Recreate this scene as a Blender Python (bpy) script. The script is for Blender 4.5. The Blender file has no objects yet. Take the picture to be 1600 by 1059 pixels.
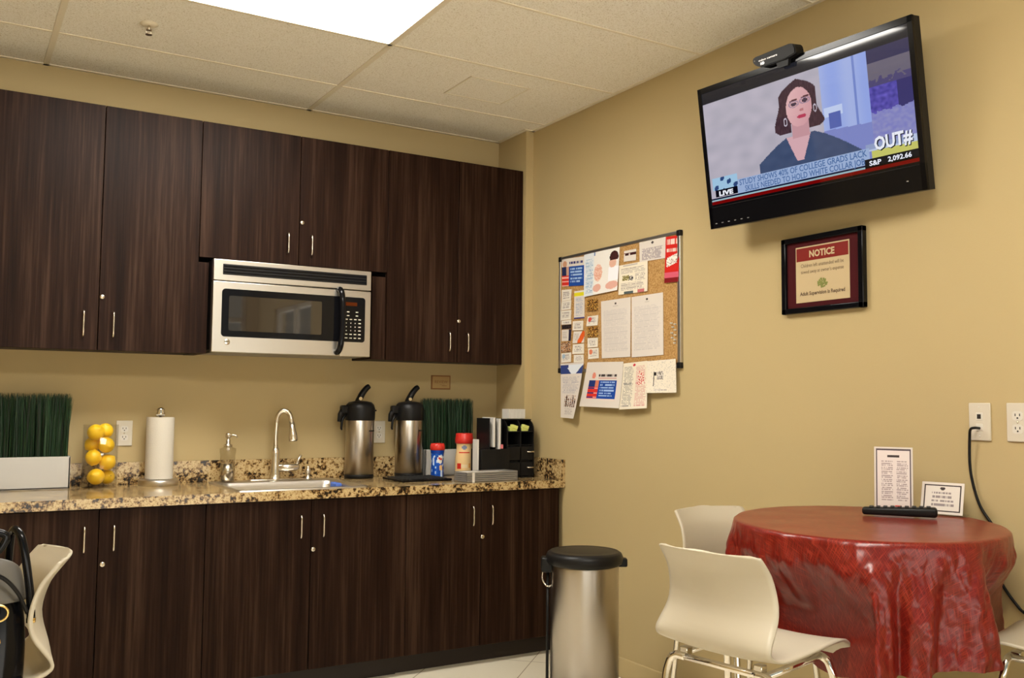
import bpy, bmesh, math, random
from mathutils import Vector, Matrix, noise
PI = math.pi; sin = math.sin; cos = math.cos; R = math.radians
C = bpy.context.scene.collection
SC = bpy.context.scene
random.seed(7)

# ------------------------------------------------------------------ camera, world, exposure
CAM = Vector((-.7437, -4.6317, 1.249))
cd = bpy.data.cameras.new('camera'); cam = bpy.data.objects.new('camera', cd); C.objects.link(cam)
yaw, pit, rol = R(30.929), R(3.923), R(.5184)
fw = Vector((sin(yaw)*cos(pit), cos(yaw)*cos(pit), sin(pit)))
rt = Vector((cos(yaw), -sin(yaw), 0)); up = rt.cross(fw)
rt2 = rt*cos(rol)+up*sin(rol); up2 = up*cos(rol)-rt*sin(rol)
cam.matrix_world = Matrix(((rt2.x, up2.x, -fw.x, CAM.x), (rt2.y, up2.y, -fw.y, CAM.y), (rt2.z, up2.z, -fw.z, CAM.z), (0, 0, 0, 1)))
cd.sensor_width = 36; cd.lens = 36*1471.9/1600; cd.clip_start = .05
SC.camera = cam
SC.view_settings.view_transform = 'Standard'; SC.view_settings.look = 'None'
SC.view_settings.gamma = 1; SC.view_settings.use_curve_mapping = False
SC.view_settings.exposure = 0.0
w = bpy.data.worlds.new('world'); SC.world = w; w.use_nodes = True
_n = w.node_tree.nodes; _l = w.node_tree.links
_t = _n.new('ShaderNodeTexCoord'); _s = _n.new('ShaderNodeSeparateXYZ'); _l.new(_t.outputs['Generated'], _s.inputs[0])
_r = _n.new('ShaderNodeValToRGB'); _e = _r.color_ramp.elements; _m = _n.new('ShaderNodeMath'); _m.operation = 'MULTIPLY_ADD'; _m.inputs[1].default_value = .5; _m.inputs[2].default_value = .5
_l.new(_s.outputs['Z'], _m.inputs[0]); _l.new(_m.outputs[0], _r.inputs[0])
_e[0].position = .49; _e[0].color = (1, .94, .84, 1); _e[1].position = .51; _e[1].color = (.07, .085, .08, 1)
_l.new(_r.outputs[0], _n['Background'].inputs[0]); _n['Background'].inputs[1].default_value = 4.0  # bright lower half is added to throw light up onto the ceiling
LAMP = (1.0, .96, .88); LAMP_POWER = 28.5      # ceiling panels

# ------------------------------------------------------------------ dimensions of the room
H = 2.749; XR = 1.979; XP = 1.932; DP = .30; XL = -2.3; YF = -5.7
CT = .8653; CB = .826; ZUT = 2.5252; ZUB = 1.4606; ZMC = 1.8996

# ------------------------------------------------------------------ materials
def mat(name, col, rough=.5, metal=0, spec=.5, coat=0, **k):
    m = bpy.data.materials.new(name); m.use_nodes = True
    b = m.node_tree.nodes['Principled BSDF']
    b.inputs['Base Color'].default_value = (*col, 1); b.inputs['Roughness'].default_value = rough
    b.inputs['Metallic'].default_value = metal; b.inputs['Specular IOR Level'].default_value = spec
    b.inputs['Coat Weight'].default_value = coat; b.inputs['Coat Roughness'].default_value = .08
    for kk, v in k.items(): b.inputs[kk].default_value = v
    return m
def nt(m): return m.node_tree.nodes, m.node_tree.links, m.node_tree.nodes['Principled BSDF']
def coords(N, L, scale, kind='Object'):
    t = N.new('ShaderNodeTexCoord'); p = N.new('ShaderNodeMapping'); p.inputs['Scale'].default_value = scale
    L.new(t.outputs[kind], p.inputs['Vector']); return p.outputs['Vector']
def noisy(N, L, vec, scale, detail=3, rough=.5):
    n = N.new('ShaderNodeTexNoise'); n.inputs['Scale'].default_value = scale; n.inputs['Detail'].default_value = detail
    n.inputs['Roughness'].default_value = rough; L.new(vec, n.inputs['Vector']); return n.outputs['Fac']
def ramp(N, L, fac, stops):
    r = N.new('ShaderNodeValToRGB'); e = r.color_ramp.elements
    while len(e) < len(stops): e.new(.5)
    for i, (p, c) in enumerate(stops): e[i].position = p; e[i].color = (*c, 1)
    L.new(fac, r.inputs['Fac']); return r.outputs['Color']
def bump(N, L, b, fac, strength, dist=.01):
    u = N.new('ShaderNodeBump'); u.inputs['Strength'].default_value = strength; u.inputs['Distance'].default_value = dist
    L.new(fac, u.inputs['Height']); L.new(u.outputs['Normal'], b.inputs['Normal'])

M = {}
M['wall'] = mat('painted_wall', (.475, .368, .186), .75, spec=.25)
N, L, b = nt(M['wall']); v = coords(N, L, (1, 1, 1)); f = noisy(N, L, v, 220, 2); bump(N, L, b, f, .12, .002)
M['ceil'] = mat('ceiling_tile', (.82, .77, .66), .9, spec=.1)
N, L, b = nt(M['ceil']); v = coords(N, L, (1, 1, 1)); f = noisy(N, L, v, 190, 3, .6)
c = ramp(N, L, f, [(.30, (.52, .44, .31)), (.40, (.82, .77, .65)), (.55, (.91, .87, .78)), (1, (.93, .90, .82))]); L.new(c, b.inputs['Base Color']); bump(N, L, b, f, .35, .004)
M['tbar'] = mat('ceiling_grid_metal', (.78, .70, .54), .5)
M['floor'] = mat('floor_tile', (.62, .55, .42), .3)
N, L, b = nt(M['floor']); t = N.new('ShaderNodeTexCoord'); p = N.new('ShaderNodeMapping'); p.inputs['Rotation'].default_value = (0, 0, PI/4); p.inputs['Location'].default_value = (.11, .155, 0)
L.new(t.outputs['Object'], p.inputs['Vector'])
br = N.new('ShaderNodeTexBrick'); br.offset = 0; br.inputs['Scale'].default_value = 1; br.inputs['Brick Width'].default_value = .457; br.inputs['Row Height'].default_value = .457
br.inputs['Mortar Size'].default_value = .0025; br.inputs['Color1'].default_value = (.78, .72, .58, 1); br.inputs['Color2'].default_value = (.75, .69, .55, 1); br.inputs['Mortar'].default_value = (.30, .22, .13, 1)
L.new(p.outputs['Vector'], br.inputs['Vector']); L.new(br.outputs['Color'], b.inputs['Base Color'])

def wood(name, a, bb, c_):
    m = mat(name, a, .45, spec=.09); N, L, b = nt(m)
    t = N.new('ShaderNodeTexCoord'); oi = N.new('ShaderNodeObjectInfo')
    add = N.new('ShaderNodeVectorMath'); add.operation = 'ADD'
    mul = N.new('ShaderNodeVectorMath'); mul.operation = 'SCALE'; mul.inputs[0].default_value = (7.3, 1.1, 0)
    L.new(oi.outputs['Random'], mul.inputs['Scale']); L.new(t.outputs['Object'], add.inputs[0]); L.new(mul.outputs[0], add.inputs[1])
    p = N.new('ShaderNodeMapping'); p.inputs['Scale'].default_value = (90, 90, 2.2); L.new(add.outputs[0], p.inputs['Vector'])
    f = noisy(N, L, p.outputs['Vector'], 1, 6, .62)
    p2 = N.new('ShaderNodeMapping'); p2.inputs['Scale'].default_value = (16, 16, .7); L.new(add.outputs[0], p2.inputs['Vector'])
    g = noisy(N, L, p2.outputs['Vector'], 1, 2, .5)
    mx = N.new('ShaderNodeMath'); mx.operation = 'MULTIPLY_ADD'; mx.inputs[1].default_value = .55
    h = N.new('ShaderNodeMath'); h.operation = 'MULTIPLY'; h.inputs[1].default_value = .45
    L.new(g, h.inputs[0]); L.new(f, mx.inputs[0]); L.new(h.outputs[0], mx.inputs[2])
    c = ramp(N, L, mx.outputs[0], [(.36, a), (.5, bb), (.66, c_)]); L.new(c, b.inputs['Base Color']); bump(N, L, b, f, .08, .002)
    return m
M['wood'] = wood('dark_wood_laminate', (.0078, .0026, .0012), (.0180, .0072, .0038), (.045, .0230, .0140))
M['carcass'] = mat('cabinet_inside_edge', (.018, .010, .008), .6)
M['granite'] = mat('granite', (.5, .4, .2), .12, spec=.4)
N, L, b = nt(M['granite']); v = coords(N, L, (1, 1, 1))
f1 = noisy(N, L, v, 74, 4, .62); f2 = noisy(N, L, v, 17, 2, .5)
ma = N.new('ShaderNodeMath'); ma.operation = 'MULTIPLY_ADD'; ma.inputs[1].default_value = .35; L.new(f2, ma.inputs[0])
mm = N.new('ShaderNodeMath'); mm.operation = 'MULTIPLY'; mm.inputs[1].default_value = .68; L.new(f1, mm.inputs[0]); L.new(mm.outputs[0], ma.inputs[2])
c = ramp(N, L, ma.outputs[0], [(.41, (.014, .010, .006)), (.455, (.09, .048, .018)), (.485, (.27, .16, .06)), (.53, (.44, .31, .14)), (.585, (.60, .46, .24)), (.64, (.36, .22, .09)), (.70, (.10, .05, .02))]); L.new(c, b.inputs['Base Color'])
M['steel'] = mat('brushed_steel', (.62, .58, .52), .32, 1)
N, L, b = nt(M['steel']); v = coords(N, L, (4, 4, 260)); f = noisy(N, L, v, 1, 2); bump(N, L, b, f, .05, .002)
M['steelv'] = mat('vertical_brushed_steel', (.50, .46, .41), .30, 1, Anisotropic=.85, **{'Anisotropic Rotation': .25})
N, L, b = nt(M['steelv']); tg = N.new('ShaderNodeTangent'); tg.direction_type = 'RADIAL'; tg.axis = 'Z'; L.new(tg.outputs[0], b.inputs['Tangent'])
M['chrome'] = mat('chrome', (.78, .74, .68), .09, 1)
M['nickel'] = mat('satin_nickel', (.72, .66, .56), .25, 1)
M['black'] = mat('black_plastic', (.008, .0075, .0075), .4, spec=.22)
M['gloss'] = mat('gloss_black', (.004, .004, .005), .12, spec=.22)
M['rubber'] = mat('dark_rubber', (.02, .02, .02), .7)
M['white'] = mat('white_plastic', (.66, .62, .54), .35)
M['offwhite'] = mat('white_painted_box', (.52, .51, .48), .5)
M['plate'] = mat('ivory_cover_plate', (.62, .56, .45), .35)
M['hole'] = mat('dark_slot', (.02, .015, .01), .8)
M['shell'] = mat('ivory_chair_shell', (.53, .47, .36), .32, spec=.5, **{'Subsurface Weight': 0.0})
M['paper'] = mat('white_paper', (.66, .63, .58), .8, spec=.2)
M['towel'] = mat('paper_towel', (.62, .58, .50), .95, spec=.1)
N, L, b = nt(M['towel']); v = coords(N, L, (1, 1, 1)); f = noisy(N, L, v, 260, 2); bump(N, L, b, f, .3, .003)
M['red'] = mat('red_cap', (.62, .03, .02), .3)
M['gold'] = mat('gold_hardware', (.85, .60, .22), .18, 1)
M['blue'] = mat('blue_sponge', (.08, .16, .55), .9)
M['yellow'] = mat('yellow_packet', (.62, .66, .18), .6)
M['pink'] = mat('pink_packet', (.7, .18, .2), .6)
M['cork'] = mat('cork', (.42, .24, .09), .9, spec=.1)
N, L, b = nt(M['cork']); v = coords(N, L, (1, 1, 1)); f = noisy(N, L, v, 160, 3)
c = ramp(N, L, f, [(.3, (.30, .16, .055)), (.5, (.44, .25, .09)), (.7, (.55, .34, .14))]); L.new(c, b.inputs['Base Color'])
M['alu'] = mat('aluminium', (.55, .53, .50), .35, 1)
M['mat_red'] = mat('maroon_mount', (.055, .006, .008), .7, spec=.1)
M['sign_red'] = mat('sign_red', (.19, .014, .009), .5, spec=.15)
M['cream'] = mat('sign_cream', (.52, .40, .23), .6, spec=.2)
M['ink'] = mat('dark_ink', (.10, .06, .03), .7)
M['grn'] = mat('printed_green', (.20, .22, .05), .7)
M['lemon'] = mat('lemon_skin', (.95, .60, .012), .38, spec=.5)
N, L, b = nt(M['lemon']); v = coords(N, L, (1, 1, 1)); f = noisy(N, L, v, 330, 2); bump(N, L, b, f, .35, .003)
M['grass'] = mat('artificial_grass', (.012, .035, .012), .55)
N, L, b = nt(M['grass']); v = coords(N, L, (160, 160, 1)); f = noisy(N, L, v, 1, 1)
c = ramp(N, L, f, [(.35, (.006, .010, .004)), (.55, (.012, .045, .014)), (.75, (.03, .085, .035))]); L.new(c, b.inputs['Base Color'])
M['soil'] = mat('dark_moss', (.02, .02, .012), .9)
M['coating'] = mat('grey_tray', (.30, .29, .28), .35, .4)
def glass(name, tint, ior=1.35, gl=.05):
    m = bpy.data.materials.new(name); m.use_nodes = True; N = m.node_tree.nodes; L = m.node_tree.links; N.clear()
    o = N.new('ShaderNodeOutputMaterial'); mx = N.new('ShaderNodeMixShader'); t = N.new('ShaderNodeBsdfTransparent'); g = N.new('ShaderNodeBsdfGlossy'); fr = N.new('ShaderNodeLayerWeight'); pw = N.new('ShaderNodeMath'); pw.operation = 'POWER'; pw.inputs[1].default_value = 4.0; ml = N.new('ShaderNodeMath'); ml.operation = 'MULTIPLY_ADD'; ml.inputs[1].default_value = .55; ml.inputs[2].default_value = .035
    t.inputs[0].default_value = (*tint, 1); g.inputs['Roughness'].default_value = gl; L.new(fr.outputs['Facing'], pw.inputs[0]); L.new(pw.outputs[0], ml.inputs[0]); L.new(ml.outputs[0], mx.inputs[0]); L.new(t.outputs[0], mx.inputs[1]); L.new(g.outputs[0], mx.inputs[2]); L.new(mx.outputs[0], o.inputs[0]); return m
M['glass'] = glass('clear_glass', (.985, .985, .98))
M['smoke'] = glass('grey_clear_plastic', (.48, .46, .44), 1.4, .15)
M['bagflap'] = mat('grey_bag_vinyl', (.13, .12, .105), .3)
M['frost'] = glass('dispenser_glass', (.86, .84, .80), 1.5, .2)
M['cloth'] = mat('red_vinyl_cloth', (.22, .02, .01), .29, spec=.45)
N, L, b = nt(M['cloth'])
tc = N.new('ShaderNodeTexCoord')
def hatch(rz, sc):
    r0 = N.new('ShaderNodeMapping'); r0.inputs['Rotation'].default_value = rz; L.new(tc.outputs['UV'], r0.inputs['Vector'])
    q = N.new('ShaderNodeMapping'); q.inputs['Scale'].default_value = sc; L.new(r0.outputs[0], q.inputs['Vector']); return noisy(N, L, q.outputs['Vector'], 1, 2)
h1 = hatch((0, 0, .25), (420, 22, 1)); h2 = hatch((0, 0, -.1), (22, 420, 1))
mxm = N.new('ShaderNodeMath'); mxm.operation = 'MAXIMUM'; L.new(h1, mxm.inputs[0]); L.new(h2, mxm.inputs[1])
c = ramp(N, L, mxm.outputs[0], [(.42, (.095, .003, .002)), (.56, (.165, .008, .004)), (.72, (.29, .030, .015))]); L.new(c, b.inputs['Base Color'])
cr = N.new('ShaderNodeTexVoronoi'); cr.inputs['Scale'].default_value = 7; cr.feature = 'SMOOTH_F1'; L.new(tc.outputs['Object'], cr.inputs['Vector'])
bump(N, L, b, cr.outputs['Distance'], .3, .02)
M['lcd'] = None
def emis(name, col, s):
    m = bpy.data.materials.new(name); m.use_nodes = True; N = m.node_tree.nodes; L = m.node_tree.links; N.clear()
    o = N.new('ShaderNodeOutputMaterial'); e = N.new('ShaderNodeEmission'); e.inputs[0].default_value = (*col, 1); e.inputs[1].default_value = s; L.new(e.outputs[0], o.inputs[0]); return m
M['panel'] = emis('lamp_diffuser', LAMP, LAMP_POWER)
def attrmat(name, emit=False, rough=.8):
    m = mat(name, (0, 0, 0) if emit else (.8, .8, .8), rough, spec=.5 if emit else .3); N, L, b = nt(m)
    a = N.new('ShaderNodeAttribute'); a.attribute_name = 'Col'
    L.new(a.outputs['Color'], b.inputs['Emission Color' if emit else 'Base Color'])
    if emit: b.inputs['Emission Strength'].default_value = .85
    return m
M['print'] = attrmat('printed_paper', rough=.9); M['printgloss'] = attrmat('printed_label', rough=.3); M['screen'] = attrmat('lit_screen', True, .04)
M['scr_white'] = emis('screen_white', (.9, .92, 1), .9); M['scr_blue'] = emis('screen_caption_blue', (.10, .19, .42), .8)
M['amber'] = emis('display_amber', (.5, .10, .02), .25)

# ------------------------------------------------------------------ mesh helpers
def link(o, parent=None):
    C.objects.link(o)
    if parent: o.parent = parent
    return o
class MB:
    def __init__(s): s.b = bmesh.new(); s.mi = 0
    def _tag(s, faces, smooth):
        for f in faces: f.material_index = s.mi; f.smooth = smooth
    def box(s, x0, x1, y0, y1, z0, z1, bev=0, seg=2, rot=None, at=None, smooth=False):
        r = bmesh.ops.create_cube(s.b, size=1); vs = r['verts']
        for q in vs: q.co = Vector(((x0+x1)/2+q.co.x*(x1-x0), (y0+y1)/2+q.co.y*(y1-y0), (z0+z1)/2+q.co.z*(z1-z0)))
        if rot is not None:
            bmesh.ops.rotate(s.b, verts=vs, cent=at or Vector(((x0+x1)/2, (y0+y1)/2, (z0+z1)/2)), matrix=rot)
        fs = set(f for q in vs for f in q.link_faces); s._tag(fs, smooth)
        if bev:
            es = set(e for q in vs for e in q.link_edges)
            rr = bmesh.ops.bevel(s.b, geom=list(es), offset=bev, segments=seg, affect='EDGES', profile=.5)
            s._tag(rr['faces'], True)
        return s
    def lathe(s, prof, cx=0, cy=0, cz=0, n=32, smooth=True, sx=1, sy=1, cap=True):
        rings = []
        for r, z in prof:
            rings.append([s.b.verts.new((cx+sx*r*cos(2*PI*k/n), cy+sy*r*sin(2*PI*k/n), cz+z)) for k in range(n)])
        fs = []
        for a, b_ in zip(rings, rings[1:]):
            for k in range(n): fs.append(s.b.faces.new((a[k], a[(k+1) % n], b_[(k+1) % n], b_[k])))
        s._tag(fs, smooth)
        if cap:
            g = [s.b.faces.new(rings[0][::-1]), s.b.faces.new(rings[-1])]; s._tag(g, False)
        return s
    def cyl(s, r, z0, z1, cx=0, cy=0, n=24, r2=None):
        return s.lathe([(r, z0), (r2 if r2 is not None else r, z1)], cx, cy, 0, n)
    def tube(s, pts, r, n=10, cap=True, closed=False):
        pts = [Vector(p) for p in pts]; m = len(pts); rr = r if hasattr(r, '__len__') else [r]*m
        rings = []; prev = None
        for i, p in enumerate(pts):
            if closed: d = pts[(i+1) % m]-pts[i-1]
            else: d = pts[min(i+1, m-1)]-pts[max(i-1, 0)]
            d.normalize()
            if prev is None:
                a = Vector((0, 0, 1)) if abs(d.z) < .9 else Vector((1, 0, 0)); u = d.cross(a).normalized()
            else: u = (prev-d*prev.dot(d)).normalized()
            prev = u; w_ = d.cross(u)
            rings.append([s.b.verts.new(p+(u*cos(2*PI*k/n)+w_*sin(2*PI*k/n))*rr[i]) for k in range(n)])
        fs = []
        idx = list(range(m-1))+([m-1] if closed else [])
        for i in idx:
            a, b_ = rings[i], rings[(i+1) % m]
            for k in range(n): fs.append(s.b.faces.new((a[k], a[(k+1) % n], b_[(k+1) % n], b_[k])))
        s._tag(fs, True)
        if cap and not closed: s._tag([s.b.faces.new(rings[0][::-1]), s.b.faces.new(rings[-1])], False)
        return s
    def prism(s, poly, f, d):
        """poly of 2-D points, f maps (a, b, depth) to 3-D; extruded from depth 0 to d"""
        a = [s.b.verts.new(f(p[0], p[1], 0)) for p in poly]; c_ = [s.b.verts.new(f(p[0], p[1], d)) for p in poly]
        n = len(poly); fs = [s.b.faces.new(a), s.b.faces.new(c_[::-1])]
        for k in range(n): fs.append(s.b.faces.new((a[k], c_[k], c_[(k+1) % n], a[(k+1) % n])))
        s._tag(fs, False); return s
    def grid(s, fn, nu, nv, smooth=True, wrap=False):
        V = [[s.b.verts.new(fn(i/nu, j/nv)) for j in range(nv+1)] for i in range(nu if wrap else nu+1)]
        fs = []
        for i in range(nu):
            for j in range(nv):
                a, b_ = V[i], V[(i+1) % len(V)]; fs.append(s.b.faces.new((a[j], b_[j], b_[j+1], a[j+1])))
        s._tag(fs, smooth); return V
    def sphere(s, r, cx, cy, cz, sx=1, sy=1, sz=1, n=20):
        rr = bmesh.ops.create_uvsphere(s.b, u_segments=n, v_segments=n//2+2, radius=r)
        for q in rr['verts']: q.co = Vector((cx+q.co.x*sx, cy+q.co.y*sy, cz+q.co.z*sz))
        s._tag(set(f for q in rr['verts'] for f in q.link_faces), True); return s
    def text(s, body, origin, right, upv, size, align='CENTER', bold=0, width=None):
        cu = bpy.data.curves.new('t', 'FONT'); cu.body = body; cu.size = size; cu.align_x = align; cu.offset = bold; cu.resolution_u = 2
        o = bpy.data.objects.new('t', cu); C.objects.link(o); bpy.context.view_layer.update()
        me = bpy.data.meshes.new_from_object(o.evaluated_get(bpy.context.evaluated_depsgraph_get()))
        wd = max((q.co.x for q in me.vertices), default=1)-min((q.co.x for q in me.vertices), default=0)
        k = (width/wd) if width else 1
        right = Vector(right).normalized(); upv = Vector(upv).normalized(); origin = Vector(origin)
        vs = [s.b.verts.new(origin+right*q.co.x*k+upv*q.co.y) for q in me.vertices]
        for p in me.polygons:
            try: fc = s.b.faces.new([vs[i] for i in p.vertices]); fc.material_index = s.mi
            except ValueError: pass
        bpy.data.objects.remove(o); bpy.data.curves.remove(cu); bpy.data.meshes.remove(me); return s
    def build(s, name, mats, parent=None, recalc=True, label=None):
        if recalc: bmesh.ops.recalc_face_normals(s.b, faces=s.b.faces)
        me = bpy.data.meshes.new(name); s.b.to_mesh(me); s.b.free()
        for m in (mats if isinstance(mats, (list, tuple)) else [mats]): me.materials.append(M[m])
        o = bpy.data.objects.new(name, me); link(o, parent)
        if label: o['label'] = label
        return o
def thing(name, label, cat, loc=(0, 0, 0), rz=0, group=None):
    o = bpy.data.objects.new(name, None); o.empty_display_size = .1; link(o); o.location = loc; o.rotation_euler = (0, 0, rz)
    o['label'] = label; o['category'] = cat
    if group: o['group'] = group
    return o
def tag(o, label, cat, group=None):
    o['label'] = label; o['category'] = cat
    if group: o['group'] = group
    return o
def thicken(m, t):
    """closes an open sheet into a solid of thickness t along its own normals"""
    b = m.b; bmesh.ops.recalc_face_normals(b, faces=b.faces); b.normal_update()
    vs = list(b.verts); fs = list(b.faces); be = [e for e in b.edges if len(e.link_faces) == 1]
    new = {v: b.verts.new(v.co-v.normal*t) for v in vs}
    for f in fs: b.faces.new([new[v] for v in reversed(f.verts)])
    for e in be:
        a, c = e.verts; b.faces.new((a, c, new[c], new[a]))
    for f in b.faces: f.smooth = True
def struct(o): o['kind'] = 'structure'; return o
def curve(pts, n=8):
    """Catmull-Rom through pts"""
    P = [Vector(p) for p in pts]; P = [P[0]*2-P[1]]+P+[P[-1]*2-P[-2]]; out = []
    for i in range(1, len(P)-2):
        for k in range(n):
            t = k/n; a, b_, c_, d = P[i-1:i+3]
            out.append(.5*((2*b_)+(c_-a)*t+(2*a-5*b_+4*c_-d)*t*t+(3*b_-a-3*c_+d)*t**3))
    out.append(P[-2]); return out
def painted(name, fn, nu, nv, pos, thick, matname, parent=None, back=None):
    """a thin sheet: front grid coloured per cell by fn(u, v), u to the reader's right, v down; pos(u, v) its 3-D place; thick vector to the back"""
    verts = []; faces = []; cols = []
    for j in range(nv+1):
        for i in range(nu+1): verts.append(pos(i/nu, j/nv))
    for j in range(nv):
        for i in range(nu):
            a = j*(nu+1)+i; faces.append((a, a+nu+1, a+nu+2, a+1)); cols.append(fn((i+.5)/nu, (j+.5)/nv))
    o0 = len(verts); T = Vector(thick)
    for j in range(nv+1):
        for i in range(nu+1): verts.append(pos(i/nu, j/nv)+T)
    bc = back or (.7, .66, .6); q_ = lambda i, j: j*(nu+1)+i
    for j in range(nv):
        for i in range(nu): faces.append((o0+q_(i, j), o0+q_(i+1, j), o0+q_(i+1, j+1), o0+q_(i, j+1))); cols.append(bc)
    ring = [(i, 0) for i in range(nu)]+[(nu, j) for j in range(nv)]+[(nu-i, nv) for i in range(nu)]+[(0, nv-j) for j in range(nv)]
    for a, b_ in zip(ring, ring[1:]+ring[:1]): faces.append((q_(*a), q_(*b_), o0+q_(*b_), o0+q_(*a))); cols.append(bc)
    me = bpy.data.meshes.new(name); me.from_pydata([tuple(q) for q in verts], [], faces)
    ca = me.color_attributes.new('Col', 'FLOAT_COLOR', 'CORNER'); k = 0
    for p, c_ in zip(me.polygons, cols):
        for _ in p.vertices: ca.data[k].color = (*c_, 1); k += 1
    me.materials.append(M[matname]); o = bpy.data.objects.new(name, me); link(o, parent); return o
def sm(x): x = max(0, min(1, x)); return x*x*(3-2*x)
def lin(r, g, b_): return tuple((x/255)**2.2 for x in (r, g, b_))

# ------------------------------------------------------------------ room shell
T = .12
o = MB().box(XL-T, XR+T, YF-T, T, -.1, 0).build('floor', 'floor'); struct(o)
o = MB().box(XL-T, XR+T, YF-T, T, H, H+.1).build('ceiling', 'ceil'); struct(o)
struct(MB().box(XL-T, XR+T, 0, T, 0, H).build('wall_back', 'wall'))
struct(MB().box(XP, XR+.001, -DP, .001, 0, H).build('wall_pilaster', 'wall'))
# right wall with a window opening behind the camera's view
WY0, WY1, WZ0, WZ1 = -5.15, -4.05, .95, 2.15
m = MB(); m.box(XR, XR+T, WY1, 0, 0, H); m.box(XR, XR+T, YF-T, WY0, 0, H); m.box(XR, XR+T, WY0, WY1, 0, WZ0); m.box(XR, XR+T, WY0, WY1, WZ1, H)
struct(m.build('wall_right', 'wall'))
m = MB(); m.box(XR+.03, XR+.08, WY0, WY1, WZ0, WZ0+.04); m.box(XR+.03, XR+.08, WY0, WY1, WZ1-.04, WZ1); m.box(XR+.03, XR+.08, WY0, WY0+.04, WZ0, WZ1); m.box(XR+.03, XR+.08, WY1-.04, WY1, WZ0, WZ1); m.box(XR+.03, XR+.08, (WY0+WY1)/2-.02, (WY0+WY1)/2+.02, WZ0, WZ1)
wf = struct(m.build('window_1', 'white')); MB().box(XR+.05, XR+.056, WY0+.03, WY1-.03, WZ0+.03, WZ1-.03).build('window_pane', 'glass', wf)
struct(MB().box(XL-T, XL, YF-T, 0, 0, H).build('wall_left', 'wall'))
m = MB(); m.box(XL, XR, YF-T, YF, 0, .10); m.box(XL, XR, YF-T, YF, 2.62, H); m.box(XL, XL+.12, YF-T, YF, .10, 2.62); m.box(XR-.12, XR, YF-T, YF, .10, 2.62); struct(m.build('wall_front', 'wall'))
m = MB()
for k in range(5): m.box(XL+.12+k*1.0, XL+.17+k*1.0, YF-.09, YF-.03, .10, 2.62)
m.box(XL+.12, XR-.12, YF-.09, YF-.03, .10, .15); m.box(XL+.12, XR-.12, YF-.09, YF-.03, 2.57, 2.62); m.box(XL+.12, XR-.12, YF-.09, YF-.03, 2.05, 2.10)
wf = struct(m.build('added_fill_window', 'alu')); MB().box(XL+.13, XR-.13, YF-.064, YF-.058, .12, 2.6).build('window_pane', 'glass', wf)  # unseen glazed front, added to let fill light in from behind the camera
struct(MB().box(XR-.012, XR, YF, -.64, 0, .09, .003).build('baseboard_right', 'wall'))
# ceiling grid, 4 ft by 2 ft tiles
XB = .797; YL = -.441
m = MB()
gx = [XB-1.219*k for k in range(0, 3)]; gy = [YL-.61*k for k in range(0, 10)]
for x in gx: m.box(x-.012, x+.012, YF, 0, H-.004, H)
for y in gy: m.box(XL, XR, y-.006, y+.006, H-.003, H)
m.box(XL, XP, -.02, 0, H-.004, H); m.box(XR-.02, XR, YF, -DP, H-.004, H); m.box(XP-.02, XP, -DP-.02, 0, H-.004, H); m.box(XP, XR, -DP-.02, -DP, H-.004, H)
struct(m.build('trim_1', 'tbar'))

def ceiling_panel(x, y, label):
    t = thing('ceiling_light', label, 'light', (x, y, H), 0, 'ceiling light panels')
    m = MB(); a, b_ = .609, .305
    for q in ((-a, a, -b_, -b_+.018), (-a, a, b_-.018, b_), (-a, -a+.018, -b_, b_), (a-.018, a, -b_, b_)): m.box(*q, -.008, 0)
    m.build('light_frame', 'tbar', t)
    MB().box(-a+.018, a-.018, -b_+.018, b_-.018, -.006, -.001).build('diffuser', 'panel', t)
ceiling_panel(XB-.61, YL-.61-.305, 'bright rectangular ceiling light panel cut by the top of the picture')
ceiling_panel(XB-.61, YL-.61-.305-2.44, 'ceiling light panel further back in the room behind the viewer')
# sprinkler and access panel
t = thing('fire_sprinkler', 'small brass fire sprinkler head hanging from a ceiling tile', 'sprinkler', (-.111, -.735, H))
MB().lathe([(.001, 0), (.034, 0), (.036, -.003), (.022, -.009), (.001, -.009)], n=24).build('escutcheon', 'tbar', t)
m = MB(); m.cyl(.006, -.026, -.008); m.tube([(-.009, 0, -.024), (-.011, 0, -.034), (-.003, 0, -.043)], .0018, 6); m.tube([(.009, 0, -.024), (.011, 0, -.034), (.003, 0, -.043)], .0018, 6); m.cyl(.011, -.027, -.024); m.cyl(.013, -.046, -.043)
m.build('sprinkler_head', 'nickel', t)
m = MB(); x0, x1, y0, y1 = 1.262, 1.582, -.898, -.620
for q in ((x0, x1, y0, y0+.007), (x0, x1, y1-.007, y1), (x0, x0+.007, y0, y1), (x1-.007, x1, y0, y1)): m.box(*q, H-.004, H-.0005)
m.mi = 1; m.box(x0+.007, x1-.007, y0+.007, y1-.007, H-.0025, H-.0005)
tag(m.build('access_panel', ['tbar', 'ceil']), 'small square access panel set into the speckled ceiling tile', 'panel')

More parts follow.
